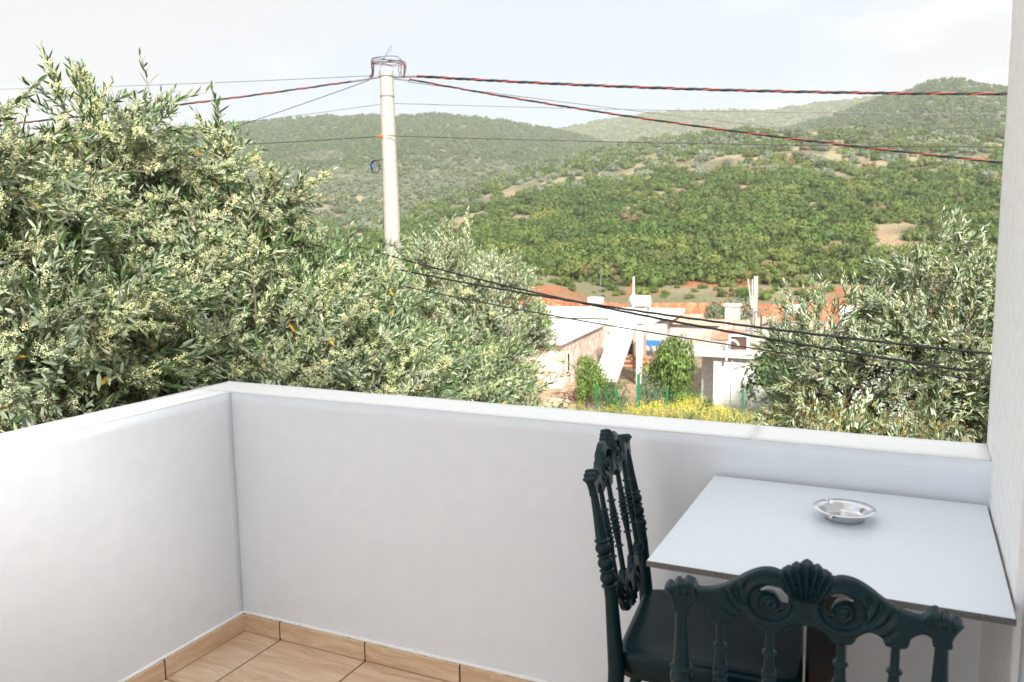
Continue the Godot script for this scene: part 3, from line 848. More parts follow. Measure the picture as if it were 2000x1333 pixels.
func build_hill_plants() -> void:
	var kinds := []
	for k in 5: kinds.append(shrub_mesh(100 + k, 620, 0.066, 10, M.leaf_far, 0.8))
	var far := []
	for k in 3: far.append(shrub_mesh(130 + k, 150, 0.125, 6, M.leaf_far, 0.85))
	var near_list := []                                  # [distance, transform, colour, olive?, mesh]
	var bulk := {}
	var q := noise(0.012, 201, 3)
	var q2 := noise(0.045, 202, 2)
	var put := func(b: float, r: float, size: float, col: Color, olive: bool, meshes: Array, tall: float) -> void:
		var p := spot(b, r)
		var y := ground_h(b, r) - size * 0.12
		var k: int = rng.randi() % meshes.size()
		var bs := Basis(Vector3.UP, rng.randf() * TAU).scaled(Vector3(size, size * tall, size) * 0.9)
		near_list.append([r, Transform3D(bs, Vector3(p.x, y, p.y)), col, olive, meshes[k]])
	# the near hill: maquis with clearings, an olive grove higher up
	var r := 89.0
	while r < 392.0:
		var stp := 3.0 + maxf(r - 109.0, 0.0) * 0.003
		var b := -34.0
		while b < 36.0:
			b += rad_to_deg(stp / r)
			var bb := b + rng.randf_range(-0.5, 0.5) * rad_to_deg(stp / r)
			var r2 := r + rng.randf_range(-0.5, 0.5) * stp
			var crest := along(CREST_A, bb)
			if crest < 0.012 and r2 > 250.0: continue
			var s := (r2 - 108.0) / 272.0
			var p := spot(bb, r2)
			var n := q.get_noise_2d(p.x, p.y)
			var n2 := q2.get_noise_2d(p.x, p.y)
			var dense := 0.97
			var olive := 0.0
			var band := s + n * 0.16 + n2 * 0.08
			if s < 0.0: dense = 0.42 + n * 0.6 - (0.5 if r2 < bank_r(bb) + 3.0 else 0.0)
			elif s < 0.07: dense = 0.45 + s * 6.0 + n * 0.7
			elif band < 0.50: dense = 0.985 if n > -0.50 else 0.45
			elif band < 0.70:
				dense = 0.66 if n2 > 0.06 else 0.13
				olive = 0.45
			else:
				dense = 0.80 if n * 0.8 + n2 > -0.10 else 0.22
				olive = 0.42 if n2 < 0.12 else 0.16
			# a long pale clearing on the flank towards the pole
			if bb < 1.5 and s > 0.30 and s < 0.52 and n2 > -0.25: dense *= 0.16
			if bb > 23.0 and s > 0.06 and s < 0.20 and n2 > -0.1: dense *= 0.3
			if rng.randf() > dense: continue
			var tone := rng.randf_range(0.68, 1.28)
			if rng.randf() < olive:
				put.call(bb, r2, rng.randf_range(2.1, 3.2), Color(0.19, 0.225, 0.155) * tone, true, kinds, 1.15)
			else:
				var yellow := clampf(0.5 + n2 * 1.2 + (0.35 if s < 0.12 else 0.0), 0, 1) * rng.randf()
				put.call(bb, r2, (pow(rng.randf(), 1.4) * 3.0 + 1.7) * (rng.randf_range(0.2, 0.45) if s < 0.0 else 1.0), (Color(0.20, 0.145, 0.06) if rng.randf() < 0.012 else Color(0.062, 0.115, 0.014).lerp(Color(0.145, 0.172, 0.030), yellow)) * tone, false, kinds, rng.randf_range(0.85, 1.2))
		r += stp * 0.9
	# far hills; their sun patches and cloud shadow are put into shrub colours
	for H in [[335.0, 905.0, -34.0, 14.0, 0], [405.0, 826.0, 9.0, 38.0, 1], [980.0, 1410.0, -2.0, 34.0, 2]]:
		r = H[0]
		while r < H[1]:
			var stp: float = 4.2 + r * 0.0022
			var b: float = H[2]
			while b < H[3]:
				b += rad_to_deg(stp / r)
				var bb := b + rng.randf_range(-0.5, 0.5) * rad_to_deg(stp / r)
				var r2 := r + rng.randf_range(-0.5, 0.5) * stp
				var p := spot(bb, r2)
				var s: float = (r2 - H[0]) / (H[1] - H[0])
				var n := q.get_noise_2d(p.x * 0.5, p.y * 0.5)
				var n2 := q2.get_noise_2d(p.x * 0.5, p.y * 0.5)
				# leave out what a nearer crest hides
				var tanv := (ground_h(bb, r2) + 2.0 - EYE.y) / r2
				if r2 > 395.0 and tanv < along(CREST_A, bb) - 0.012: continue
				if H[4] == 2 and (tanv < along(CREST_B, bb) - 0.01 or tanv < along(CREST_D, bb) - 0.01): continue
				var tone := rng.randf_range(0.8, 1.2)
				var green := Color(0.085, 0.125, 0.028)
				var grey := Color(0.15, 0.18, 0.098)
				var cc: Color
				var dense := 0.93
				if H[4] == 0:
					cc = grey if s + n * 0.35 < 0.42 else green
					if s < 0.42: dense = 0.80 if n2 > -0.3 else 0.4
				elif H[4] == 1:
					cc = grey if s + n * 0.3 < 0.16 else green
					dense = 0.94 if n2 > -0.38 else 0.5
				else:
					cc = Color(0.19, 0.215, 0.055)  # sunlight on the farthest ridge painted as paler, yellower scrub
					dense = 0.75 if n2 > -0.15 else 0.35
				if rng.randf() > dense: continue
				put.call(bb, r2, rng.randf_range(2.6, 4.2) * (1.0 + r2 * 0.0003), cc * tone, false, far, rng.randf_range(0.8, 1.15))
			r += stp * 0.95
	near_list.sort_custom(func(a, c): return a[0] < c[0])
	var single := {true: 0, false: 0}
	var mats := {}
	for e in near_list:
		var in_view := false
		var bb := bearing(e[1].origin.x, e[1].origin.z)
		if bb > -10.0 and bb < 31.0: in_view = true
		if in_view and single[e[3]] < (90 if e[3] else 290):
			single[e[3]] += 1
			var ck := int(e[2].g * 60.0) * 100 + int(e[2].r * 60.0)      # a few tones, shared
			if not mats.has(ck):
				var mm: StandardMaterial3D = M.leaf_far.duplicate()
				mm.albedo_color = lin(e[2].r, e[2].g, e[2].b)
				mats[ck] = mm
			var o := part("grey_olive_tree" if e[3] else "hillside_shrub", e[4], self, e[1])
			o.material_override = mats[ck]
			if e[3]: tag(o, "small grey green olive tree scattered among the scrub of the near hillside", "tree", "grey olive trees on the near hillside")
			elif e[0] < 108.0: tag(o, "small low bush on the bare ground between the red bank and the hill's foot", "bush", "small bushes above the red bank")
			elif e[2].r > e[2].g: tag(o, "brownish half dry shrub in the scrub at the hill's foot", "shrub", "brownish shrubs at the hill's foot")
			elif e[2].r > e[2].g * 0.68: tag(o, "yellowish green rounded shrub in the scrub low on the near hillside", "shrub", "yellowish shrubs low on the near hillside")
			else: tag(o, "deep green rounded shrub in the scrub low on the near hillside", "shrub", "deep green shrubs low on the near hillside")
		else:
			if not bulk.has(e[4]): bulk[e[4]] = [[], []]
			bulk[e[4]][0].append(e[1]); bulk[e[4]][1].append(e[2])
	for k in bulk:
		var o := many("hill_scrub", k, bulk[k][0], bulk[k][1])
		tag(o, "dense green and grey scrub that covers the distant hillsides", "scrub")
	print("hill plants ", near_list.size())

# ------------------------------------------------------------------ olive trees
var leaf_mb := []                # unit leaves, along +y, 1 long
var twigs := {}                  # style -> [{mesh, stem, leaves}]
func make_leaf(top: Color, under: Color, wide: float, curl: float) -> MB:
	var b := MB.new()
	for layer in 2:
		b.col = top if layer == 0 else under
		var sg := 1.0 if layer == 0 else -1.0
		var off := 0.006 * sg
		var nn := Vector3(0, curl * 0.7, 1).normalized() * sg
		var c := []
		for y in [0.0, 0.32, 0.66, 1.0]: c.append(Vector3(0, y, -curl * y * y - 0.03 * sin(y * PI) + off))
		var w := [0.0, wide * 0.5, wide * 0.46, 0.0]
		var L := []
		var R := []
		for k in 4:
			L.append(b.vert(c[k] + Vector3(-w[k], 0, 0.035 * w[k] / wide), (nn + Vector3(0.35 * sg, 0, 0)).normalized()))
			R.append(b.vert(c[k] + Vector3(w[k], 0, 0.035 * w[k] / wide), (nn - Vector3(0.35 * sg, 0, 0)).normalized()))
		var C := []
		for k in 4: C.append(b.vert(c[k], nn))
		for k in 3:
			for S in [L, R]:
				b.face(C[k], S[k], S[k + 1]); b.face(C[k], S[k + 1], C[k + 1])
	return b
func make_twigs(style: String, count: int, opt: Dictionary) -> void:
	var list := []
	for v in count:
		var g := RandomNumberGenerator.new()
		g.seed = hash(style) + v * 77
		var b := MB.new()
		var stem := MB.new()
		var leaves := []
		var len := g.randf_range(0.20, 0.30)
		var bend := Vector3(g.randfn(0, 0.06), 0, g.randfn(0, 0.06))
		var pts := PackedVector3Array()
		var rad := PackedFloat32Array()
		for k in 6:
			var t := k / 5.0
			pts.append(Vector3(0, len * t, 0) + bend * t * t)
			rad.append(lerpf(0.0019, 0.0008, t))
		stem.col = Color(0.20, 0.17, 0.11)
		stem.tube(pts, rad, 4, false)
		var pairs: int = opt.pairs
		for k in pairs:
			var t := lerpf(0.10, 0.99, float(k) / (pairs - 1))
			var p := Vector3(0, len * t, 0) + bend * t * t
			var yaw := (k % 2) * PI * 0.5 + g.randfn(0, 0.35)
			for s in 2:
				if g.randf() < 0.08: continue
				var out := lerpf(1.05, 0.45, t) * (0.75 if opt.has("pale") else 1.0) + g.randfn(0, 0.18)
				var ls: float = opt.leaf * g.randf_range(0.75, 1.2) * (0.62 + 0.55 * sin(clampf(t * 1.15, 0, 1) * PI * 0.85))
				var bs := Basis(Vector3.UP, yaw + s * PI) * Basis(Vector3.RIGHT, out) * Basis(Vector3.UP, g.randfn(0, 0.5))
				bs = bs.scaled(Vector3.ONE * ls) if false else bs * Basis.from_scale(Vector3.ONE * ls)
				var lv := g.randi() % 4
				if opt.has("pale") and g.randf() < opt.pale: lv = 5 + g.randi() % 2
				if g.randf() < opt.yellow: lv = 4
				leaves.append([Transform3D(bs, p), lv])
				b.add(leaf_mb[lv], Transform3D(bs, p), Color.WHITE * g.randf_range(0.8, 1.2))
		# panicles of tiny flowers in the leaf axils
		if g.randf() < opt.flower:
			for k in opt.panicles:
				var t := g.randf_range(0.1, 0.9)
				var p := Vector3(0, len * t, 0) + bend * t * t
				var d := (Vector3(g.randfn(), g.randf_range(0.1, 1.2), g.randfn())).normalized()
				var pl := g.randf_range(0.02, 0.038)
				stem.col = Color(0.28, 0.30, 0.12)
				stem.tube(PackedVector3Array([p, p + d * pl]), PackedFloat32Array([0.0006, 0.0005]), 3, false)
				for f in opt.dots:
					var u := g.randf()
					var c := p + d * pl * lerpf(0.25, 1.05, u) + Vector3(g.randfn(), g.randfn(), g.randfn()) * 0.0068 * (1.2 - u * 0.6)
					var s := g.randf_range(0.0022, 0.0038)
					b.col = opt.dot_col * g.randf_range(0.7, 1.2)
					var ax := [Vector3(s, 0, 0), Vector3(0, s, 0), Vector3(0, 0, s)]
					for q in 8:
						var e := [ax[0] * (1 if q & 1 else -1), ax[1] * (1 if q & 2 else -1), ax[2] * (1 if q & 4 else -1)]
						b.tri(c + e[0], c + e[1], c + e[2], e[0] + e[1] + e[2])
		var whole := MB.new()
		whole.add(b, Transform3D.IDENTITY)
		whole.add(stem, Transform3D.IDENTITY)
		list.append({"mesh": whole.mesh(M.leaf), "stem": stem.mesh(M.leaf), "leaves": leaves})
	twigs[style] = list
func prepare_leaves() -> void:
	leaf_mb = [make_leaf(Color(0.080, 0.155, 0.056), Color(0.28, 0.335, 0.235), 0.20, 0.10), make_leaf(Color(0.102, 0.185, 0.062), Color(0.30, 0.355, 0.25), 0.22, -0.06),
		make_leaf(Color(0.054, 0.118, 0.050), Color(0.25, 0.305, 0.225), 0.18, 0.22), make_leaf(Color(0.135, 0.222, 0.074), Color(0.33, 0.385, 0.27), 0.21, 0.04), make_leaf(Color(0.72, 0.38, 0.03), Color(0.62, 0.36, 0.05), 0.22, 0.15),
		make_leaf(Color(0.19, 0.235, 0.145), Color(0.40, 0.44, 0.35), 0.22, 0.05), make_leaf(Color(0.15, 0.20, 0.11), Color(0.37, 0.41, 0.32), 0.20, -0.10)]
	make_twigs("flowering", 7, {"pairs": 11, "leaf": 0.058, "yellow": 0.003, "flower": 0.85, "panicles": 20, "dots": 20, "dot_col": Color(0.68, 0.70, 0.45)})
	make_twigs("leafy", 6, {"pairs": 12, "leaf": 0.060, "yellow": 0.003, "flower": 0.3, "panicles": 8, "dots": 11, "dot_col": Color(0.62, 0.64, 0.40)})
	make_twigs("silver", 6, {"pale": 0.75, "pairs": 13, "leaf": 0.050, "yellow": 0.003, "flower": 0.35, "panicles": 6, "dots": 9, "dot_col": Color(0.52, 0.48, 0.24)})
	make_twigs("rusty", 5, {"pale": 0.4, "pairs": 11, "leaf": 0.052, "yellow": 0.003, "flower": 1.0, "panicles": 9, "dots": 9, "dot_col": Color(0.36, 0.22, 0.055)})
func clear_of_balcony(p: Vector3) -> bool:
	if p.x > -0.30 and p.z > -0.30 and p.y > -0.9: return false
	return p.distance_to(EYE) > 2.0
# lumps: [centre, radii]
func olive_tree(label: String, base: Vector3, fork: Vector3, lumps: Array, branchlets: int, opt: Dictionary) -> void:
	var g := RandomNumberGenerator.new()
	g.seed = opt.seed
	var o := thing("olive_tree", base)
	tag(o, label, "tree", "olive trees round the balcony")
	var inv := Transform3D(Basis.IDENTITY, -base)
	var tr := MB.new()
	tr.col = Color(0.16, 0.14, 0.115)
	var pts := PackedVector3Array()
	var rad := PackedFloat32Array()
	for k in 10:
		var t := k / 9.0
		pts.append(base.lerp(fork, t) + Vector3(sin(t * 5.0 + opt.seed), 0, cos(t * 4.0)) * 0.07 * sin(t * PI))
		rad.append(lerpf(0.17, 0.10, t) * (1.25 - 0.25 * minf(t * 4.0, 1.0)))
	pts[0].y -= 0.15
	tr.tube(pts, rad, 12)
	var tm := MB.new()
	tm.add(tr, inv)
	part("trunk", tm.mesh(M.bark), o)
	var br := MB.new()
	br.col = Color(0.20, 0.175, 0.135)
	var tot := 0.0
	for l in lumps: tot += l[2]
	for l in lumps:
		var p2 := PackedVector3Array()
		var r2 := PackedFloat32Array()
		for k in 8:
			var t := k / 7.0
			var q: Vector3 = fork.bezier_interpolate(fork + Vector3.UP * 0.5, l[0] + Vector3.DOWN * 0.6, l[0], t)
			p2.append(q); r2.append(lerpf(0.055, 0.018, t))
		br.tube(p2, r2, 7)
	var sets := {}
	var tw := []
	for n in branchlets:
		var pick := g.randf() * tot
		var l: Array = lumps[0]
		for q in lumps:
			pick -= q[2]
			if pick <= 0.0:
				l = q
				break
		var d := Vector3(g.randfn(), g.randfn() * 0.9 + 0.15, g.randfn()).normalized()
		var depth := g.randf_range(0.72, 1.08)
		var rr: Vector3 = l[1]
		var e: Vector3 = l[0] + d * rr * depth
		var s: Vector3 = l[0] + d * rr * 0.22 + Vector3(g.randfn(), g.randfn(), g.randfn()) * 0.08
		var mid := s.lerp(e, 0.55) + Vector3(0, opt.arch, 0) + Vector3(g.randfn(), g.randfn(), g.randfn()) * 0.05
		if not clear_of_balcony(e): continue
		var bp := PackedVector3Array()
		var rd := PackedFloat32Array()
		for k in 7:
			var t := k / 6.0
			bp.append(s.lerp(mid, t).lerp(mid.lerp(e, t), t)); rd.append(lerpf(0.0075, 0.0022, t))
		br.tube(bp, rd, 5, false)
		for k in opt.twigs:
			var t := lerpf(0.22, 1.0, (k + g.randf() * 0.8) / opt.twigs)
			var p := s.lerp(mid, t).lerp(mid.lerp(e, t), t)
			var tg := ((mid - s) * (1 - t) + (e - mid) * t).normalized()
			var dir: Vector3 = (tg * 0.7 + Vector3(g.randfn(), g.randfn(), g.randfn()) * opt.spread + Vector3(0, opt.up, 0)).normalized()
			if k == opt.twigs - 1: dir = (tg + Vector3(0, opt.up * 0.6, 0)).normalized()
			if not clear_of_balcony(p + dir * 0.28): continue
			var side := dir.cross(Vector3(g.randfn(), g.randfn(), g.randfn())).normalized()
			var bs := Basis(side, dir, side.cross(dir)) * Basis.from_scale(Vector3.ONE * g.randf_range(0.8, 1.25) * opt.size)
			var style: String = opt.style
			if opt.has("second") and opt.second_if.call(p): style = opt.second
			elif opt.has("mix") and g.randf() < opt.mix[1]: style = opt.mix[0]
			var tone := g.randf_range(0.78, 1.28)
			tw.append([p.distance_to(EYE), style, g.randi() % twigs[style].size(), Transform3D(bs, p - base), Color(tone * g.randf_range(0.95, 1.06), tone, tone * g.randf_range(0.9, 1.05)) * opt.tint])
	var bm := MB.new()
	bm.add(br, inv)
	tag(part("branches", bm.mesh(M.bark), o), "", "", "", "stuff")
	var crown := thing("crown", Vector3.ZERO, 0.0, o)
	tw.sort_custom(func(a, c): return a[0] < c[0])
	var single := 0
	var unit := []
	if opt.single > 0:
		for lm in leaf_mb: unit.append(lm.mesh(M.leaf))
	for e in tw:
		var tv: Dictionary = twigs[e[1]][e[2]]
		if single < opt.single and bearing(base.x + e[3].origin.x, base.z + e[3].origin.z) > -31.0:
			for lf in tv.leaves:
				part("leaf", unit[lf[1]], crown, e[3] * lf[0])
				single += 1
			part("twig", tv.stem, crown, e[3])
		else:
			if not sets.has(tv.mesh): sets[tv.mesh] = [[], []]
			sets[tv.mesh][0].append(e[3]); sets[tv.mesh][1].append(e[4])
	for k in sets: many("foliage", k, sets[k][0], sets[k][1], crown)
	print(label.substr(0, 40), " twigs ", tw.size(), " single leaves ", single)
func build_olives() -> void:
	prepare_leaves()
	# [centre, radii, share]
	olive_tree("large flowering olive tree at the left, its branches close over the parapet", Vector3(-1.7, ground_at(-1.7, -0.8), -0.8), Vector3(-1.6, -1.7, -0.8),
		[[Vector3(-1.15, 0.75, -0.05), Vector3(0.78, 0.70, 0.75), 1.0], [Vector3(-1.72, 1.46, -0.95), Vector3(0.62, 0.56, 0.50), 0.62], [Vector3(-1.05, 0.55, -1.15), Vector3(0.80, 0.80, 0.75), 1.1],
		[Vector3(-1.45, 1.42, -1.50), Vector3(0.42, 0.42, 0.42), 0.35], [Vector3(-1.30, 1.42, 0.05), Vector3(0.48, 0.45, 0.42), 0.40], [Vector3(-1.55, 1.15, 0.62), Vector3(0.55, 0.62, 0.5), 0.4], [Vector3(-0.85, 0.05, -0.55), Vector3(0.65, 0.65, 0.75), 0.8],
		[Vector3(-2.2, 0.6, -1.2), Vector3(0.8, 0.8, 0.8), 0.5], [Vector3(-0.55, 0.25, -1.35), Vector3(0.6, 0.6, 0.6), 0.6]],
		520, {"seed": 11, "arch": 0.10, "twigs": 14, "spread": 0.55, "up": 0.10, "size": 0.84, "style": "flowering", "mix": ["leafy", 0.34], "tint": Color(1, 1, 1), "single": 280})
	olive_tree("dense dark green olive tree behind the corner of the parapet, left of the pole", Vector3(-2.0, ground_at(-2.0, -3.6), -3.6), Vector3(-1.9, -1.9, -3.4),
		[[Vector3(-2.0, 0.68, -2.75), Vector3(0.68, 0.74, 0.68), 0.9], [Vector3(-2.3, 0.28, -3.85), Vector3(0.72, 0.80, 0.72), 0.9], [Vector3(-1.25, 0.15, -2.6), Vector3(0.80, 0.75, 0.75), 0.9], [Vector3(-1.35, -0.25, -3.7), Vector3(0.90, 0.85, 0.85), 1.0], [Vector3(-0.75, -0.45, -2.9), Vector3(0.75, 0.7, 0.75), 0.7]],
		450, {"seed": 23, "arch": 0.06, "twigs": 13, "spread": 0.6, "up": 0.32, "size": 0.9, "style": "leafy", "mix": ["flowering", 0.3], "tint": Color(0.98, 1.02, 0.95), "single": 0})
	olive_tree("silvery olive tree with upright shoots, right of the concrete pole", Vector3(-2.75, ground_at(-2.75, -6.6), -6.6), Vector3(-2.7, -2.2, -6.5),
		[[Vector3(-2.98, 0.40, -6.75), Vector3(0.86, 0.95, 0.80), 0.9], [Vector3(-2.42, 0.12, -6.85), Vector3(0.66, 0.78, 0.66), 0.55], [Vector3(-2.58, -0.35, -6.7), Vector3(0.80, 0.95, 0.80), 0.9], [Vector3(-2.55, -1.0, -6.1), Vector3(0.95, 0.95, 0.85), 0.9], [Vector3(-3.15, -0.6, -5.9), Vector3(0.85, 0.9, 0.8), 0.8], [Vector3(-2.15, -1.2, -6.4), Vector3(0.5, 0.7, 0.5), 0.3]],
		430, {"seed": 37, "arch": 0.08, "twigs": 13, "spread": 0.36, "up": 0.8, "size": 1.0, "style": "silver", "mix": ["flowering", 0.10], "tint": Color(1.28, 1.3, 1.28), "single": 0})
	olive_tree("loose silvery olive tree at the right, beside the rough plaster wall", Vector3(2.3, ground_at(2.3, -3.4), -3.4), Vector3(2.2, -1.8, -3.2),
		[[Vector3(2.18, 0.66, -3.15), Vector3(0.40, 0.56, 0.45), 0.75], [Vector3(2.55, 0.62, -3.2), Vector3(0.42, 0.55, 0.42), 0.65], [Vector3(1.72, 0.42, -3.05), Vector3(0.44, 0.55, 0.48), 0.8], [Vector3(1.50, 0.0, -2.9), Vector3(0.30, 0.40, 0.40), 0.35], [Vector3(2.70, 0.12, -2.95), Vector3(0.5, 0.62, 0.55), 0.6], [Vector3(1.72, -0.12, -2.5), Vector3(0.42, 0.45, 0.45), 0.55], [Vector3(2.25, -0.15, -2.6), Vector3(0.65, 0.6, 0.55), 0.9]],
		340, {"seed": 53, "arch": 0.08, "twigs": 11, "spread": 0.42, "up": 0.55, "size": 0.80, "style": "silver", "second": "rusty", "second_if": func(p: Vector3) -> bool: return p.y < 0.32 and p.x < 2.3 and p.z > -3.1, "tint": Color(1.2, 1.22, 1.18), "single": 280})

# ------------------------------------------------------------------ pole and cables
func cable_path(a: Vector3, b: Vector3, sag: float, n := 40) -> PackedVector3Array:
	var o := PackedVector3Array()
	for k in n + 1:
		var t := float(k) / n
		o.append(a.lerp(b, t) - Vector3(0, sag * 4.0 * t * (1.0 - t), 0))
	return o
func flat_rad(n: int, r: float) -> PackedFloat32Array:
	var o := PackedFloat32Array()
	o.resize(n)
	o.fill(r)
	return o
func strand(path: PackedVector3Array, r: float, off: float, turns_per_m: float, phase: float) -> MB:
	var b := MB.new()
	var fine := PackedVector3Array()
	var d := 0.0
	for k in path.size() - 1:
		var len := path[k].distance_to(path[k + 1])
		var tg := (path[k + 1] - path[k]).normalized()
		var s := tg.cross(Vector3.UP).normalized()
		var u := s.cross(tg)
		var m := maxi(1, int(len * 32.0))
		for j in m:
			var t := float(j) / m
			var a := (d + len * t) * turns_per_m * TAU + phase
			fine.append(path[k].lerp(path[k + 1], t) + (s * cos(a) + u * sin(a)) * off)
		d += len
	b.tube(fine, flat_rad(fine.size(), r), 5, false)
	return b
func twisted(called: String, label: String, path: PackedVector3Array, r: float, red: bool) -> void:
	var o := thing(called, path[0])
	tag(o, label, "cable", "overhead cables")
	for k in 3:
		var m := MB.new()
		m.add(strand(path, r * (0.72 if red and k == 0 else 1.0), r * 1.05, 2.2, k * TAU / 3.0), Transform3D(Basis.IDENTITY, -path[0]))
		part("red_strand" if red and k == 0 else "black_strand", m.mesh(M.red_cable if red and k == 0 else M.cable), o)
func plain(called: String, label: String, path: PackedVector3Array, r: float, m: Material) -> void:
	var b := MB.new()
	b.tube(path, flat_rad(path.size(), r), 6, false)
	var c := MB.new()
	c.add(b, Transform3D(Basis.IDENTITY, -path[0]))
	tag(part(called, c.mesh(m), self, Transform3D(Basis.IDENTITY, path[0])), label, "cable", "overhead cables")
func build_pole() -> void:
	var gy := ground_at(-4.80, -8.30)
	var top := Vector3(-4.885, 3.66, -8.36)
	var o := thing("utility_pole", Vector3(-4.80, gy, -8.30))
	tag(o, "round tapered concrete utility pole with looped cables at its top", "pole")
	var inv := Transform3D(Basis.IDENTITY, -o.position)
	var b := MB.new()
	var pts := PackedVector3Array()
	var rad := PackedFloat32Array()
	for k in 25:
		var t := k / 24.0
		var q := o.position.lerp(top, t)
		pts.append(q); rad.append(lerpf(0.165, 0.096, t))
	pts.append(top + Vector3(0, 0.012, 0)); rad.append(0.086)
	b.tube(pts, rad, 32)
	var m := MB.new()
	m.add(b, inv)
	part("shaft", m.mesh(M.concrete), o)
	for y in [3.30, 3.58]:
		b = MB.new()
		var q := o.position.lerp(top, (y - gy) / (top.y - gy))
		b.tube(PackedVector3Array([q - Vector3(0, 0.008, 0), q + Vector3(0, 0.008, 0)]), flat_rad(2, 0.104), 24)
		m = MB.new(); m.add(b, inv)
		part("steel_band", m.mesh(M.grey_cable), o)
	# clamps on both sides
	for c in [[Vector3(-5.32, 3.51, -8.10), Vector3(-4.97, 3.575, -8.32), 0.017], [Vector3(-4.80, 3.575, -8.40), Vector3(-4.45, 3.565, -8.50), 0.019], [Vector3(-4.78, 3.545, -8.40), Vector3(-4.55, 3.51, -8.46), 0.012]]:
		b = MB.new()
		b.tube(PackedVector3Array([c[0], c[1]]), PackedFloat32Array([c[2], c[2] * 0.8]), 8)
		m = MB.new(); m.add(b, inv)
		part("clamp", m.mesh(M.grey_cable), o)
	# jumper loops over the top
	var g := RandomNumberGenerator.new()
	g.seed = 5
	for k in 8:
		var h := 3.80 + g.randf_range(-0.07, 0.05)
		var w := g.randf_range(-0.04, 0.04)
		var a := Vector3(-5.10 + g.randf_range(-0.05, 0.05), 3.555, -8.24)
		var z := Vector3(-4.67 + g.randf_range(-0.05, 0.05), 3.57, -8.42)
		var c3 := Curve3D.new()
		c3.add_point(a, Vector3.ZERO, Vector3(0.08, 0.06, -0.03))
		c3.add_point(a.lerp(z, g.randf_range(0.04, 0.16)) + Vector3(0, 0.17, w), Vector3(0.0, -0.07, 0), Vector3(0.0, 0.07, 0))
		c3.add_point(Vector3(-5.0 + w, h, -8.28 + w), Vector3(-0.09, 0, 0.02), Vector3(0.07, 0.012, -0.02))
		c3.add_point(Vector3(-4.78 - w, h + g.randf_range(-0.03, 0.02), -8.39 + w), Vector3(-0.06, 0.01, 0.02), Vector3(0.07, -0.015, -0.02))
		c3.add_point(z + Vector3(g.randf_range(-0.03, 0.05), 0.13 + w, 0), Vector3(0.0, 0.08, 0), Vector3(0, -0.05, 0))
		c3.add_point(z, Vector3(0.02, 0.05, 0), Vector3.ZERO)
		var p := c3.tessellate(5, 4)
		b = MB.new()
		b.tube(p, flat_rad(p.size(), 0.0046), 6, false)
		m = MB.new(); m.add(b, inv)
		part("jumper_cable", m.mesh(M.red_cable if k == 1 or k == 4 else M.cable), o)
	var c4 := Curve3D.new()
	c4.add_point(Vector3(-4.98, 3.58, -8.30), Vector3.ZERO, Vector3(0.02, 0.12, 0))
	c4.add_point(Vector3(-4.83, 3.98, -8.38), Vector3(-0.08, -0.10, 0), Vector3(0.03, 0.03, 0))
	c4.add_point(Vector3(-4.80, 3.97, -8.39), Vector3(0, 0.03, 0), Vector3(0, -0.03, 0))
	c4.add_point(Vector3(-4.94, 3.80, -8.33), Vector3(0.06, 0.05, 0), Vector3(-0.05, -0.05, 0))
	var p4 := c4.tessellate(4, 6)
	b = MB.new()
	b.tube(p4, flat_rad(p4.size(), 0.004), 5, false)
	m = MB.new(); m.add(b, inv)
	part("wire_loop", m.mesh(M.grey_cable), o)
	# orange insulator and coil of spare cable on the left flank
	b = MB.new()
	b.tube(PackedVector3Array([Vector3(-4.985, 2.735, -8.24), Vector3(-4.96, 2.735, -8.25), Vector3(-4.90, 2.735, -8.28)]), PackedFloat32Array([0.012, 0.021, 0.021]), 10)
	m = MB.new(); m.add(b, inv)
	part("insulator", m.mesh(M.orange_plastic), o)
	b = MB.new()
	for k in 4:
		var p := PackedVector3Array()
		for s in 33:
			var a := TAU * s / 32.0
			p.append(Vector3(-5.01 + cos(a) * (0.052 + 0.004 * k) , 2.305 + sin(a) * (0.088 + 0.004 * (k % 2)), -8.20 + k * 0.007 - cos(a) * 0.02))
		b.tube(p, flat_rad(33, 0.0055), 6, false)
	b.tube(PackedVector3Array([Vector3(-4.99, 2.39, -8.20), Vector3(-4.91, 2.42, -8.27)]), flat_rad(2, 0.008), 6)
	m = MB.new(); m.add(b, inv)
	part("cable_coil", m.mesh(M.cable), o)
	b = MB.new()
	b.box(Vector3(0.03, 0.05, 0.012), at(-5.045, 2.32, -8.175), 0.003)
	m = MB.new(); m.add(b, inv)
	part("tag", m.mesh(M.blue_sheet), o)
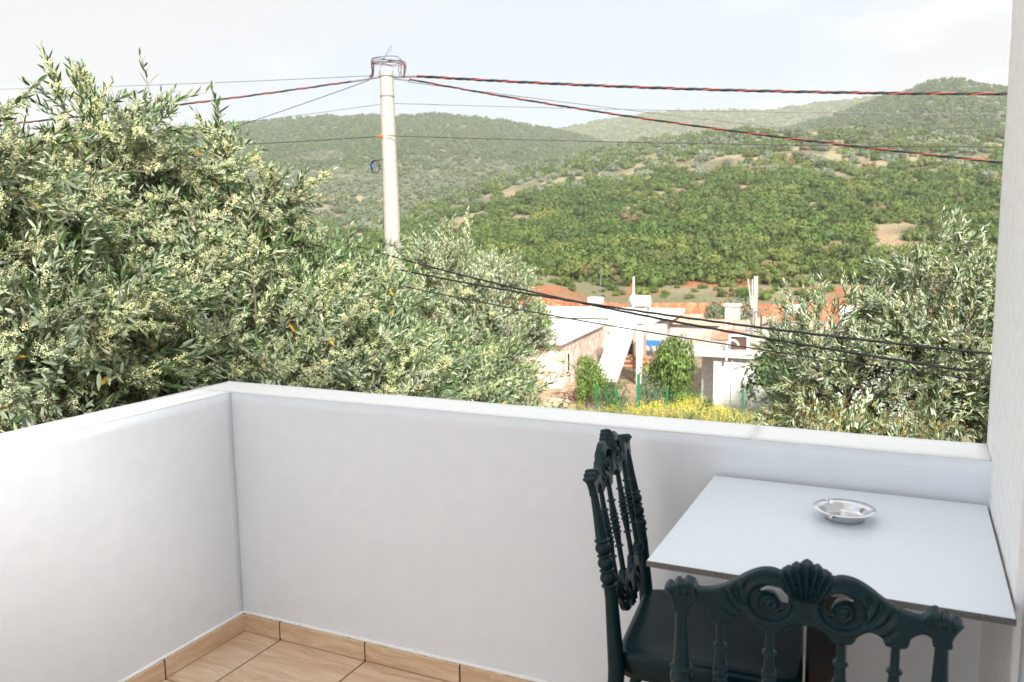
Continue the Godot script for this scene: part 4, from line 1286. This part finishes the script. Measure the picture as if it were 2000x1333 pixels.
func build_cables() -> void:
	twisted("twisted_cable", "thick red and black twisted cable running level from the pole to the right", cable_path(Vector3(-4.45, 3.565, -8.48), Vector3(4.653, 2.802, -10.0), 0.09), 0.0105, true)
	twisted("twisted_cable", "thinner red and black twisted cable sloping down from the pole to the right", cable_path(Vector3(-4.55, 3.525, -8.44), Vector3(3.833, 1.805, -7.786), 0.10), 0.0072, true)
	twisted("twisted_cable", "red and black twisted cable from the pole to the left, into the olive crown", cable_path(Vector3(-5.32, 3.51, -8.10), Vector3(-10.42, 2.654, -4.22), 0.05), 0.0080, true)
	plain("thin_wire", "thin wire sloping down left from the top of the pole", cable_path(Vector3(-5.10, 3.53, -8.24), Vector3(-9.86, 2.62, -8.06), 0.03), 0.0055, M.cable)
	plain("thin_wire", "faint thin wire high at the left, against the cloud", cable_path(Vector3(-21.6, 5.22, -11.5), Vector3(-5.06, 3.60, -8.30), 0.05), 0.006, M.grey_cable)
	plain("thin_wire", "faint wire passing behind the pole just under its top band", cable_path(Vector3(-10.26, 3.02, -7.92), Vector3(-4.98, 3.237, -8.52), 0.03), 0.0045, M.grey_cable)
	plain("thin_wire", "faint wire right of the pole, upper of two over the hills", cable_path(Vector3(-4.98, 3.237, -8.52), Vector3(5.907, 3.15, -15.68), 0.062), 0.0055, M.grey_cable)
	plain("thin_wire", "thin wire from the orange insulator to the left", cable_path(Vector3(-4.97, 2.735, -8.24), Vector3(-9.38, 2.70, -7.19), 0.02), 0.0055, M.cable)
	plain("thin_wire", "thin wire from the pole to the right, lower of two over the hills", cable_path(Vector3(-4.82, 2.735, -8.22), Vector3(5.375, 2.412, -13.08), 0.05), 0.0055, M.cable)
	plain("thin_wire", "faint wire slanting away from the pole towards the far ridge", cable_path(Vector3(-4.6, 3.50, -8.48), Vector3(4.4, 3.75, -29.0), 0.10), 0.006, M.grey_cable)
	# the lower service cables, which cross in front of the trees
	twisted("service_cable", "black cable crossing low in front of the trees, uppermost at its left end", cable_path(Vector3(-3.061, 1.394, -4.207), Vector3(2.307, 0.676, -2.311), 0.097), 0.0037, false)
	twisted("service_cable", "black cable crossing low in front of the trees, uppermost at its right end", cable_path(Vector3(-3.093, 1.275, -3.951), Vector3(2.699, 0.746, -2.284), 0.096), 0.0037, false)
	plain("service_cable", "lowest and thinnest of the three black cables crossing in front of the trees", cable_path(Vector3(-2.952, 1.146, -3.776), Vector3(2.617, 0.612, -2.338), 0.078), 0.0040, M.cable)

# ------------------------------------------------------------------ village
func bar(a: Vector3, b: Vector3, r: float, m: Material, seg := 8) -> ArrayMesh:
	var k := MB.new()
	k.tube(PackedVector3Array([a, b]), flat_rad(2, r), seg)
	return k.mesh(m)
func build_white_house() -> void:
	var o := thing("white_house", Vector3(-2.5, -7.2, -40.0), deg_to_rad(-1.5))
	tag(o, "white house with a flat roof, unfinished rods and a small white framed hatch", "house")
	# local: x right, z towards the viewer; roof top is 3.17 above the base
	var L := Vector3(-4.86, 0, 4.9)
	part("wall", boxmesh(Vector3(-3.27, -0.6, -4.8), Vector3(4.6, 2.86, 4.62), M.white_house, 0.02), o)
	part("recessed_wall", boxmesh(Vector3(-4.12, -0.6, -4.7), Vector3(-3.272, 2.86, 3.35), M.white_house, 0.02), o)
	part("roof_slab", boxmesh(Vector3(-4.86, 2.862, -5.2), Vector3(4.9, 3.17, 4.9), M.white_house, 0.015), o)
	part("roof_deck", boxmesh(Vector3(-4.70, 3.171, -5.1), Vector3(4.8, 3.20, 4.72), M.roof, 0.01), o)
	part("downpipe", bar(Vector3(-2.42, -0.5, 4.67), Vector3(-2.42, 2.86, 4.67), 0.035, M.white_plastic), o)
	part("shutter", boxmesh(Vector3(-3.5, 1.2, 3.355), Vector3(-3.44, 2.5, 3.38), M.grey_cable), o)
	part("parapet", boxmesh(Vector3(-4.72, 3.201, -5.15), Vector3(-4.5, 3.36, 4.5), M.cream_roof, 0.01), o)
	var c := part("chimney", boxmesh(Vector3(-4.55, 3.2, -3.7), Vector3(-3.85, 4.42, -3.1), M.pink_house, 0.02), o)
	part("chimney_cap", boxmesh(Vector3(-4.62, 4.422, -3.77), Vector3(-3.78, 4.54, -3.03), M.white_house, 0.01), c)
	var h := part("hatch", boxmesh(Vector3(-2.55, 3.2, 3.9), Vector3(-1.85, 3.78, 4.4), M.rust, 0.01), o)
	for f in [[Vector3(-2.66, 3.2, 4.402), Vector3(-2.55, 3.87, 4.48)], [Vector3(-1.85, 3.2, 4.402), Vector3(-1.74, 3.87, 4.48)], [Vector3(-2.548, 3.77, 4.402), Vector3(-1.852, 3.87, 4.48)]]:
		part("frame", boxmesh(f[0], f[1], M.white_house, 0.005), h)
	var hp := MB.new()
	var pp := PackedVector3Array([Vector3(-2.62, 2.75, 4.97), Vector3(-2.62, 3.35, 4.95)])
	for k in 9:
		var a := PI - PI * k / 8.0
		pp.append(Vector3(-2.37 + cos(a) * 0.25, 3.42 + sin(a) * 0.24, 4.9))
	hp.tube(pp, flat_rad(pp.size(), 0.05), 8)
	part("bent_pipe", hp.mesh(M.white_plastic), o)
	part("tile_stack", slab(Vector3(1.0, 0.16, 3.2), Vector3(-3.6, 3.30, 0.2), 0.04).mesh(M.terracotta), o)
	var g := RandomNumberGenerator.new()
	g.seed = 3
	for q in [[-3.02, 2.9], [-2.85, 3.0], [-2.95, 2.2], [-2.6, -1.0], [-1.2, 2.6], [-1.05, 2.6], [-0.9, 1.4], [0.6, 2.2], [-3.3, -2.6], [-3.15, -2.6], [-3.05, -2.5], [-2.9, -2.6]]:
		part("steel_rod", bar(Vector3(q[0], 3.15, q[1]), Vector3(q[0] + g.randf_range(-0.06, 0.06), 3.15 + g.randf_range(0.8, 1.25), q[1]), 0.014, M.rust, 5), o)
	part("antenna_mast", bar(Vector3(-2.75, 3.1, -1.2), Vector3(-2.75, 4.55, -1.2), 0.05, M.grey_cable), o)
	for k in 3: part("antenna_rod", bar(Vector3(-2.75, 4.4, -1.2), Vector3(-3.0 + 0.22 * k, 6.0, -1.3), 0.02, M.white_plastic, 5), o)
	part("antenna_panel", Mesh_box(Vector3(0.75, 0.10, 0.3), M.grey_cable), o, Transform3D(Basis(Vector3.BACK, 0.45), Vector3(-2.4, 4.42, -1.1)))
	part("antenna_mast", bar(Vector3(-2.25, 3.1, -1.0), Vector3(-2.25, 4.2, -1.0), 0.05, M.rust), o)
func Mesh_box(s: Vector3, m: Material) -> ArrayMesh:
	return slab(s, Vector3.ZERO, 0.008).mesh(m)
func build_pink_house() -> void:
	var o := thing("pink_house", Vector3(-17.5, -7.2, -43.0), deg_to_rad(5.5))
	tag(o, "faded pink house with a broad white flat roof and a narrow window", "house")
	part("wall", boxmesh(Vector3(-6.5, -0.6, -5.0), Vector3(2.45, 2.58, 4.35), M.pink_house, 0.02), o)
	part("roof_slab", boxmesh(Vector3(-7.2, 2.582, -5.6), Vector3(2.62, 2.84, 4.85), M.white_house, 0.02), o)
	part("roof_deck", boxmesh(Vector3(-7.1, 2.841, -5.5), Vector3(2.55, 2.87, 4.75), M.white_house, 0.01), o)
	var w := part("window", boxmesh(Vector3(2.452, 0.95, 2.9), Vector3(2.47, 1.9, 3.35), M.glass, 0.002), o)
	part("window_frame", boxmesh(Vector3(2.452, 0.88, 2.8), Vector3(2.49, 1.98, 2.898), M.white_house, 0.002), w)
	part("window_frame", boxmesh(Vector3(2.452, 0.88, 3.352), Vector3(2.49, 1.98, 3.45), M.white_house, 0.002), w)
	part("sill", boxmesh(Vector3(2.452, 0.80, 2.75), Vector3(2.56, 0.878, 3.5), M.white_house, 0.002), w)
	# the wing behind, whose flat roof runs on to the stair
	part("rear_wing", boxmesh(Vector3(-7.0, -0.6, -14.5), Vector3(5.6, 2.5, -10.0), M.grey_render, 0.02), o)
	part("rear_roof", boxmesh(Vector3(-7.5, 2.502, -15.0), Vector3(6.1, 2.80, -9.6), M.white_house, 0.02), o)
	part("beam", boxmesh(Vector3(2.64, 2.1, -5.4), Vector3(5.2, 2.58, -5.0), M.grey_render, 0.02), o)
	part("post", boxmesh(Vector3(2.5, -0.5, -5.42), Vector3(2.72, 2.6, -5.05), M.pink_house, 0.02), o)
	# outside stair up to the roof
	var st := thing("outside_stair", Vector3(-12.35, -7.2, -41.2), deg_to_rad(4))
	tag(st, "steep whitewashed outside stair up to the flat roof beside the pink house", "stair")
	var b := MB.new()
	b.box(Vector3(1.25, 0.26, 5.4), Transform3D(Basis(Vector3.RIGHT, 0.50), Vector3(0, 2.10, 0)), 0.02)
	part("flight", b.mesh(M.white_house), st)
	for k in 12:
		var t := k / 11.0
		part("step", slab(Vector3(1.22, 0.17, 0.30), Vector3(0, lerpf(0.98, 3.30, t), lerpf(2.3, -2.25, t)), 0.012).mesh(M.white_house), st)
	part("landing", slab(Vector3(2.6, 0.24, 2.4), Vector3(0.2, 3.38, -3.6), 0.02).mesh(M.white_house), st)
	part("column", slab(Vector3(0.30, 4.0, 0.30), Vector3(1.12, 1.35, -0.6), 0.02).mesh(M.white_house), st)
	part("pier", slab(Vector3(0.62, 3.6, 0.7), Vector3(0.72, 0.9, -2.4), 0.02).mesh(M.stone), st)
	part("rail_post", bar(Vector3(-0.5, 0, -0.3), Vector3(-0.5, 1.9, -0.3), 0.05, M.rust), st)
	for k in 3: tag(part("timber_plank", slab(Vector3(2.4, 0.10, 0.3), Vector3(-11.6, -6.2 + 0.22 * k, -42.6 - 0.3 * k), 0.01).mesh(M.terracotta)), ["lowest red plank stored under the white stair", "middle red plank stored under the white stair", "top red plank stored under the white stair"][k], "plank", "planks under the stair")
func build_grey_house() -> void:
	var o := thing("grey_house", Vector3(-11.5, -7.4, -60.0), deg_to_rad(-3))
	tag(o, "long low grey rendered house with a cream flat roof, in front of the red bank", "house")
	part("wall", boxmesh(Vector3(-6.5, -0.5, 0.2), Vector3(4.4, 2.25, 5.2), M.grey_render, 0.02), o)
	part("roof_slab", boxmesh(Vector3(-6.8, 2.252, -0.2), Vector3(4.7, 2.42, 5.5), M.cream_roof, 0.02), o)
	for k in 7: part("steel_rod", bar(Vector3(-3.6 + k * 1.15, 2.4, 4.6 - (k % 3) * 0.6), Vector3(-3.6 + k * 1.15, 3.4 - (k % 2) * 0.3, 4.6 - (k % 3) * 0.6), 0.018, M.rust, 5), o)
	tag(part("blue_tarpaulin", shrub_cloth(), self, Transform3D(Basis.from_scale(Vector3(0.42, 0.55, 0.6)), Vector3(-13.45, -6.42, -52.4))), "crumpled blue plastic sheet hung low on the grey house wall", "tarpaulin")
	o = thing("plain_house", Vector3(0.5, -7.9, -61.0), deg_to_rad(2))
	tag(o, "low house with a pale flat roof and rods, half hidden behind the right olive", "house")
	part("wall", boxmesh(Vector3(-6.4, -0.5, 0.0), Vector3(9.0, 2.3, 5.0), M.pink_house, 0.02), o)
	part("roof_slab", boxmesh(Vector3(-6.7, 2.302, -0.3), Vector3(9.3, 2.55, 5.3), M.roof, 0.02), o)
	var tl := shape_tile()
	for k in 14: part("ridge_tile", tl, o, at(-5.9 + k * 0.42, 2.6, 4.9))
	for k in 6: part("steel_rod", bar(Vector3(-6.0 + k * 0.5, 2.5, 3.6), Vector3(-6.0 + k * 0.5, 3.9 - (k % 3) * 0.2, 3.6), 0.018, M.rust, 5), o)
func shape_tile() -> ArrayMesh:
	var b := MB.new()
	b.tube(PackedVector3Array([Vector3(0, 0, -0.3), Vector3(0, 0, 0.3)]), flat_rad(2, 0.19), 12, true, 0.7)
	return b.mesh(M.terracotta)
func shrub_cloth() -> ArrayMesh:
	var b := MB.new()
	var q := noise(0.9, 12)
	for layer in 2:
		var base := b.v.size()
		for i in 19:
			for j in 9:
				var x := i * 0.2 - 1.8
				var y := j * 0.09
				b.vert(Vector3(x, y + q.get_noise_1d(x * 3.0) * 0.12, q.get_noise_2d(x * 4.0, y * 5.0) * 0.16 - layer * 0.02), Vector3(0, 0, 1.0 - 2.0 * layer))
		for i in 18:
			for j in 8:
				var a := base + i * 9 + j
				b.face(a, a + 1, a + 10); b.face(a, a + 10, a + 9)
	return b.mesh(M.blue_sheet)
func water_tank(at_pos: Vector3, turn: float, label: String, legs: float) -> void:
	var o := thing("water_tank", at_pos, turn)
	tag(o, label, "tank", "white water tanks on the roofs")
	var b := MB.new()
	var prof := PackedVector2Array()
	for p in [[0.0, -0.68], [0.30, -0.675], [0.40, -0.64], [0.44, -0.58], [0.44, 0.58], [0.40, 0.64], [0.30, 0.675], [0.0, 0.68]]: prof.append(Vector2(p[0], p[1]))
	b.lathe(prof, 28, Transform3D(Basis(Vector3.BACK, PI / 2), Vector3(0, legs + 0.42, 0)))
	part("barrel", b.mesh(M.white_plastic), o)
	for x in [-0.5, 0.5]:
		for z in [-0.25, 0.25]: part("leg", bar(Vector3(x, 0, z), Vector3(x, legs + 0.12, z), 0.045, M.white_house), o)
	part("pipe", bar(Vector3(0.62, 0, 0.3), Vector3(0.62, legs + 0.2, 0.3), 0.03, M.rust), o)
func build_village() -> void:
	build_white_house()
	build_pink_house()
	build_grey_house()
	water_tank(Vector3(-14.15, -4.42, -51.5), 0.0, "white horizontal water tank on legs, on the flat roof left of the mast", 0.62)
	water_tank(Vector3(-5.35, -5.35, -59.0), 0.1, "white water tank on the far roof, left of the right olive's top", 0.5)
	water_tank(Vector3(-1.75, -5.35, -59.5), -0.1, "white water tank mostly hidden behind the right olive", 0.45)
	var b := MB.new()
	b.box(Vector3(1.0, 0.42, 0.7), at(0, 0.95, 0), 0.03)
	var wt := thing("roof_cistern", Vector3(-18.6, -4.6, -55.2))
	tag(wt, "small white square cistern on legs at the far edge of the pink house roof", "tank")
	part("box", b.mesh(M.white_house), wt)
	for x in [-0.38, 0.38]: part("leg", bar(Vector3(x, 0, 0), Vector3(x, 0.75, 0), 0.07, M.white_house), wt)
	part("antenna", bar(Vector3(0.3, 1.15, 0), Vector3(0.45, 3.3, 0), 0.03, M.grey_cable, 5), wt)
	# slender mast by the tank, with a knot of wires
	var m := thing("roof_mast", Vector3(-14.25, -4.5, -50.3))
	tag(m, "slender white mast with knotted wires in front of the water tank", "mast")
	part("shaft", bar(Vector3.ZERO, Vector3(0.02, 2.85, 0), 0.06, M.white_plastic), m)
	part("wires", bar(Vector3(-0.25, 1.9, 0), Vector3(0.03, 2.7, 0.02), 0.03, M.orange_plastic, 6), m)
	part("insulator", bar(Vector3(0.02, 1.45, 0.02), Vector3(0.02, 1.75, 0.02), 0.12, M.white_plastic, 8), m)
	# plain pole behind the white house
	var p2 := thing("village_pole", Vector3(-6.68, -7.3, -51.2))
	tag(p2, "pale square concrete pole rising behind the white house", "pole")
	part("shaft", slab(Vector3(0.24, 5.7, 0.24), Vector3(0, 2.85, 0), 0.02).mesh(M.concrete), p2)
	part("bracket", bar(Vector3(0.0, 5.55, 0.1), Vector3(0.9, 5.45, 0.1), 0.025, M.rust, 5), p2)
	# garden wall of stones, in front of the pink house
	var gw := thing("stone_wall", Vector3(-11.4, ground_at(-11.4, -33.6), -33.6), deg_to_rad(10))
	tag(gw, "low reddish dry stone wall topped with dead brush below the pink house", "wall")
	var variants := []
	var g := RandomNumberGenerator.new()
	g.seed = 19
	for k in 5:
		var sb := MB.new()
		sb.box(Vector3(g.randf_range(0.30, 0.48), 0.20, 0.35), Transform3D(Basis(Vector3.BACK, g.randf_range(-0.06, 0.06)), Vector3.ZERO), 0.045)
		variants.append(sb.mesh(M.stone))
	for row in 4:
		for k in 9:
			part("stone", variants[g.randi() % 5], gw, at(-1.7 + k * 0.42 + (row % 2) * 0.2 + g.randf_range(-0.03, 0.03), -0.05 + row * 0.205, g.randf_range(-0.05, 0.05)))
	part("brush", shrub_mesh(811, 500, 0.10, 9, M.leaf_far, 0.5, false, [Color(0.26, 0.17, 0.12), Color(0.20, 0.13, 0.10)]), gw, Transform3D(Basis.from_scale(Vector3(2.1, 0.9, 0.5)), Vector3(0, 0.6, 0)))
	# green wire fence
	var fp := [[-9.4, -29.7], [-8.2, -28.7], [-6.95, -27.5], [-6.15, -28.6], [-5.3, -30.4], [-3.28, -28.2], [-1.0, -26.4]]
	var f := thing("wire_fence", Vector3(-6.9, ground_at(-6.95, -27.5), -27.5))
	tag(f, "green wire mesh fence with steel posts behind the yellow flowers", "fence")
	var tops := []
	for k in fp.size():
		var gy := ground_at(fp[k][0], fp[k][1])
		var a := Vector3(fp[k][0], gy - 0.2, fp[k][1]) - f.position
		var hgt := 2.0 if k == 2 else 1.55
		part("post", slab(Vector3(0.11 if k == 2 else 0.06, hgt + 0.2, 0.06), a + Vector3(0, (hgt + 0.2) * 0.5, 0), 0.006).mesh(M.green_paint), f)
		tops.append([a + Vector3(0, 0.25, 0), a + Vector3(0, 1.65, 0)])
	var wm := MB.new()
	for k in fp.size() - 1:
		for r in 9:
			var t := r / 8.0
			wm.tube(PackedVector3Array([tops[k][0].lerp(tops[k][1], t), tops[k + 1][0].lerp(tops[k + 1][1], t)]), flat_rad(2, 0.0035), 3, false)
		for s in 22:
			var t := s / 22.0
			wm.tube(PackedVector3Array([tops[k][0].lerp(tops[k + 1][0], t), tops[k][1].lerp(tops[k + 1][1], t)]), flat_rad(2, 0.003), 3, false)
	tag(part("wire_mesh", wm.mesh(M.green_paint), f), "", "", "", "stuff")

# ------------------------------------------------------------------ garden plants and weeds
func garden_tree(called: String, label: String, category: String, x: float, z: float, h: float, w: float, sd: int, faces: int, size: float, palette: Array, trunk := 0.35) -> void:
	var gy := ground_at(x, z)
	var o := thing(called, Vector3(x, gy, z), sd * 1.3)
	tag(o, label, category)
	var b := MB.new()
	b.col = Color(0.2, 0.17, 0.14)
	b.tube(PackedVector3Array([Vector3(0, -0.1, 0), Vector3(0.05, h * trunk, 0.03), Vector3(0, h * 0.7, 0)]), PackedFloat32Array([w * 0.07, w * 0.05, w * 0.02]), 8)
	for k in 5:
		var a := k * TAU / 5.0 + sd
		b.tube(PackedVector3Array([Vector3(0.03, h * trunk, 0.02), Vector3(cos(a) * w * 0.22, h * (trunk + 0.2), sin(a) * w * 0.22), Vector3(cos(a) * w * 0.38, h * 0.72, sin(a) * w * 0.38)]), PackedFloat32Array([w * 0.035, w * 0.022, w * 0.01]), 6, false)
	part("trunk", b.mesh(M.bark), o)
	var s := Vector3(w, h * (1.0 - trunk * 0.6), w) * Vector3(0.55, 1.0, 0.55)
	part("crown", shrub_mesh(sd, faces, size, 11, M.leaf_far, 0.9, false, palette), o, Transform3D(Basis.from_scale(s), Vector3(0, h * trunk * 0.45, 0)))
	part("crown", shrub_mesh(sd + 1, faces, size, 9, M.leaf_far, 0.85, false, palette), o, Transform3D(Basis.from_scale(s * 0.86), Vector3(w * 0.04, h * trunk * 0.5, 0)))
func build_garden() -> void:
	var lime := [Color(0.13, 0.21, 0.035), Color(0.09, 0.16, 0.03), Color(0.17, 0.25, 0.05)]
	var deep := [Color(0.04, 0.085, 0.022), Color(0.06, 0.11, 0.03), Color(0.085, 0.14, 0.04)]
	var grey := [Color(0.15, 0.19, 0.12), Color(0.10, 0.14, 0.08)]
	garden_tree("garden_tree", "small bright green tree in front of the pink house", "tree", -11.0, -33.2, 3.2, 2.0, 301, 3200, 0.036, lime)
	garden_tree("garden_tree", "tall leafy green tree left of the white house", "tree", -7.25, -32.8, 4.5, 2.6, 311, 3600, 0.04, [Color(0.11, 0.18, 0.035), Color(0.06, 0.115, 0.025), Color(0.17, 0.25, 0.05)])
	garden_tree("garden_shrub", "dark loose shrub behind the green fence, left of the tall post", "shrub", -9.0, -30.6, 1.9, 1.7, 321, 1600, 0.042, deep, 0.2)
	garden_tree("garden_shrub", "grey green young olive right of the tall fence post", "shrub", -7.5, -31.3, 2.3, 1.3, 331, 1600, 0.04, grey, 0.2)
	garden_tree("garden_shrub", "bright leafy bush at the foot of the tall green tree", "shrub", -6.2, -31.6, 1.5, 1.7, 341, 1800, 0.045, lime, 0.15)
	garden_tree("fig_tree", "broad dark fig tree overhanging the white house roof", "tree", -1.7, -31.2, 4.6, 4.6, 351, 4200, 0.042, deep, 0.45)
	garden_tree("garden_shrub", "dark green upright plant against the white house wall", "shrub", -1.85, -27.3, 2.0, 0.8, 361, 500, 0.12, [Color(0.015, 0.06, 0.03), Color(0.03, 0.09, 0.04)], 0.1)
	garden_tree("garden_shrub", "small dark bush among yellow flowers below the white house corner", "shrub", -4.3, -27.2, 1.3, 1.1, 371, 500, 0.08, deep, 0.1)
	garden_tree("garden_shrub", "small dark bush among yellow flowers left of the fence post", "shrub", -8.0, -27.6, 1.2, 1.1, 381, 500, 0.08, deep, 0.1)
	garden_tree("grey_tree", "round grey green tree behind the white house chimney", "tree", -9.6, -58.5, 4.3, 5.0, 391, 2500, 0.04, grey)
	garden_tree("bank_tree", "leafy green tree beside the red bank, right of the silvery olive", "tree", -18.3, -44.0, 5.2, 2.6, 401, 2200, 0.045, lime)
	garden_tree("garden_tree", "dull green tree seen under the stair beside the pink house", "tree", -13.9, -47.0, 2.9, 2.2, 411, 900, 0.07, grey)
	garden_tree("rust_shrub", "russet bush in front of the grey house wall", "shrub", -11.9, -50.0, 1.7, 2.0, 421, 700, 0.07, [Color(0.30, 0.15, 0.05), Color(0.16, 0.17, 0.05)], 0.1)
	# stones and a bin in the garden, half seen
	var g := RandomNumberGenerator.new()
	g.seed = 71
	for k in 9:
		var x: float = [-8.6, -8.2, -7.4, -9.6, -6.9, -6.5, -5.4, -9.2, -7.9][k]
		var z: float = [-29.6, -30.0, -29.4, -31.4, -29.8, -30.6, -29.3, -30.2, -30.9][k]
		var sb := MB.new()
		sb.box(Vector3(g.randf_range(0.3, 0.6), g.randf_range(0.25, 0.5), 0.4), Transform3D(Basis(Vector3(g.randf(), g.randf(), g.randf()).normalized(), 0.5), Vector3(0, 0.12, 0)), 0.09)
		tag(part("garden_stone", sb.mesh(M.stone), self, at(x, ground_at(x, z), z)), "pale broken stone on the ground behind the green fence", "stone", "loose stones behind the fence")
	# tall grass and yellow flowers, too many to count
	var tuft := []
	for v in 4:
		var b := MB.new()
		g.seed = 500 + v
		for k in 26:
			var a := g.randf() * TAU
			var p := Vector3(cos(a), 0, sin(a)) * g.randf() * 0.22
			var h := g.randf_range(0.45, 1.0)
			var lean := Vector3(g.randfn(), 0, g.randfn()) * 0.12
			var w := Vector3(cos(a + 1.3), 0, sin(a + 1.3)) * 0.010
			b.col = Color(0.34, 0.33, 0.16).lerp(Color(0.19, 0.24, 0.075), g.randf()) * g.randf_range(0.8, 1.25)
			var n := Vector3(-w.z, 0.012, w.x).normalized()
			var i := b.v.size()
			b.vert(p - w, n); b.vert(p + w, n); b.vert(p + Vector3(0, h * 0.6, 0) + lean * 0.4 + w * 0.8, n); b.vert(p + Vector3(0, h * 0.6, 0) + lean * 0.4 - w * 0.8, n); b.vert(p + Vector3(0, h, 0) + lean, n)
			b.face(i, i + 1, i + 2); b.face(i, i + 2, i + 3); b.face(i + 3, i + 2, i + 4)
		tuft.append(b.mesh(M.grass))
	var bloom := []
	for v in 4:
		var b := MB.new()
		g.seed = 600 + v
		for k in 7:
			var p := Vector3(g.randfn(), 0, g.randfn()) * 0.10
			var h := g.randf_range(0.75, 1.15)
			var lean := Vector3(g.randfn(), 0, g.randfn()) * 0.10
			b.col = Color(0.16, 0.20, 0.06)
			b.tube(PackedVector3Array([p, p + Vector3(0, h * 0.5, 0) + lean * 0.4, p + Vector3(0, h, 0) + lean]), PackedFloat32Array([0.006, 0.005, 0.003]), 4, false)
			for f in 5:
				var c := p + Vector3(0, h, 0) + lean + Vector3(g.randfn() * 0.05, g.randf_range(-0.10, 0.05), g.randfn() * 0.05)
				b.col = Color(0.80, 0.62, 0.07) * g.randf_range(0.75, 1.1)
				var s := g.randf_range(0.010, 0.022)
				for q in 8:
					var e := [Vector3(s if q & 1 else -s, 0, 0), Vector3(0, s * 0.6 if q & 2 else -s * 0.6, 0), Vector3(0, 0, s if q & 4 else -s)]
					b.tri(c + e[0], c + e[1], c + e[2], e[0] + e[1] + e[2])
		bloom.append(b.mesh(M.petal))
	var gx := []
	var gc := []
	var bx := []
	var bc := []
	for v in 4:
		gx.append([]); gc.append([]); bx.append([]); bc.append([])
	var q := noise(0.16, 303, 3)
	for k in 9500:
		var b := rng.randf_range(-9.0, 27.0)
		var r := sqrt(rng.randf_range(15.0 * 15.0, 32.5 * 32.5))
		var p := spot(b, r)
		var n := q.get_noise_2d(p.x, p.y)
		var y := ground_h(b, r)
		var v := rng.randi() % 4
		var s := rng.randf_range(0.6, 1.0) * (1.0 + n * 0.4)
		var xf := Transform3D(Basis(Vector3.UP, rng.randf() * TAU) * Basis.from_scale(Vector3.ONE * s), Vector3(p.x, y - 0.03, p.y))
		var tone := rng.randf_range(0.85, 1.15)
		gx[v].append(xf); gc[v].append(Color(tone, tone * rng.randf_range(0.95, 1.08), tone * 0.95))
		if n > -0.05 and rng.randf() < 0.03 + n * 0.45:
			bx[v].append(xf); bc[v].append(Color(tone, tone, tone))
	for v in 4:
		tag(many("tall_grass", tuft[v], gx[v], gc[v]), "pale tall grass covering the slope below the balcony", "grass")
		tag(many("yellow_wildflowers", bloom[v], bx[v], bc[v]), "yellow wildflowers growing thick through the tall grass", "wildflowers")

# ------------------------------------------------------------------ sky
func cloudy_sky() -> Image:
	var w := 1024
	var h := 512
	var n1 := noise(1.0, 401, 6)
	var n2 := noise(1.0, 402, 4)
	var o := PackedFloat32Array()
	o.resize(w * h * 3)
	for y in h:
		var el := PI * (0.5 - (y + 0.5) / h)
		var se := sin(el)
		var ce := cos(el)
		for x in w:
			var az := TAU * (x + 0.5) / w
			var d := Vector3(sin(az) * ce, se, -cos(az) * ce)
			var k := (y * w + x) * 3
			var up := maxf(se, 0.0)
			var base := Color(SKY_LOW.r, SKY_LOW.g, SKY_LOW.b).lerp(Color(SKY_HIGH.r, SKY_HIGH.g, SKY_HIGH.b), pow(up, 0.6))
			var p := d / (up + 0.22)
			var c := n1.get_noise_3d(p.x * 0.42 + 3.0, p.y * 0.9, p.z * 0.42) + 0.17
			var cover := smoothstep(-0.06, 0.20, c)
			var body := n2.get_noise_3d(p.x * 0.8, p.y * 1.6 + 7.0, p.z * 0.8)
			var shade := lerpf(CLOUD_DARK, CLOUD_LIGHT, clampf(0.55 + body * 1.9 - maxf(c - 0.25, 0.0) * 1.2, 0, 1))
			var cl := Color(shade, shade, shade * 1.004)
			var q := base.lerp(cl, cover * 0.94)
			if se < 0.0: q = q.lerp(Color(0.45, 0.43, 0.38), smoothstep(0.0, -0.12, se))
			o[k] = q.r; o[k + 1] = q.g; o[k + 2] = q.b
	return Image.create_from_data(w, h, false, Image.FORMAT_RGBF, o.to_byte_array())
const SKY_LOW := Color(0.365, 0.402, 0.435)
const SKY_HIGH := Color(0.345, 0.40, 0.46)
const CLOUD_DARK := 0.40
const CLOUD_LIGHT := 0.62

func _ready() -> void:
	rng.seed = 7
	var cam := Camera3D.new()
	cam.name = "camera"
	add_child(cam)
	cam.position = EYE
	cam.rotation_degrees = Vector3(-7.432, 25.555, -0.849)
	cam.fov = 44.235
	cam.near = 0.02
	cam.far = 9000
	cam.current = true
	var lens := CameraAttributesPhysical.new()
	lens.frustum_focal_length = 43.05
	lens.frustum_focus_distance = 2.75
	lens.exposure_aperture = 11.0
	cam.attributes = lens
	cam.fov = 44.235
	var env := Environment.new()
	env.background_mode = Environment.BG_SKY
	var sm := PanoramaSkyMaterial.new()
	sm.panorama = ImageTexture.create_from_image(cloudy_sky())
	var sky := Sky.new()
	sky.sky_material = sm
	env.sky = sky
	env.background_energy_multiplier = 1.0
	env.tonemap_mode = Environment.TONE_MAPPER_LINEAR
	env.tonemap_exposure = 2.2
	env.sdfgi_enabled = true
	env.ssao_enabled = true
	env.ssil_enabled = true
	env.fog_enabled = true
	env.fog_density = 0.00032
	env.fog_light_color = Color(0.93, 0.95, 0.97)
	var we := WorldEnvironment.new()
	we.name = "daylight"
	we.environment = env
	add_child(we)
	var sun := DirectionalLight3D.new()
	sun.name = "sun"
	sun.light_energy = 1.6
	sun.light_angular_distance = 6.0
	sun.light_color = Color(1.0, 0.975, 0.93)
	sun.shadow_enabled = true
	add_child(sun)
	sun.look_at_from_position(Vector3(0.45, 0.62, 0.72), Vector3.ZERO, Vector3.UP)
	make_materials()
	build_land()
	build_balcony()
	build_village()
	build_hill_plants()
	build_olives()
	build_pole()
	build_garden()
	build_table()
	build_chairs()
	build_ashtray()
	build_cables()
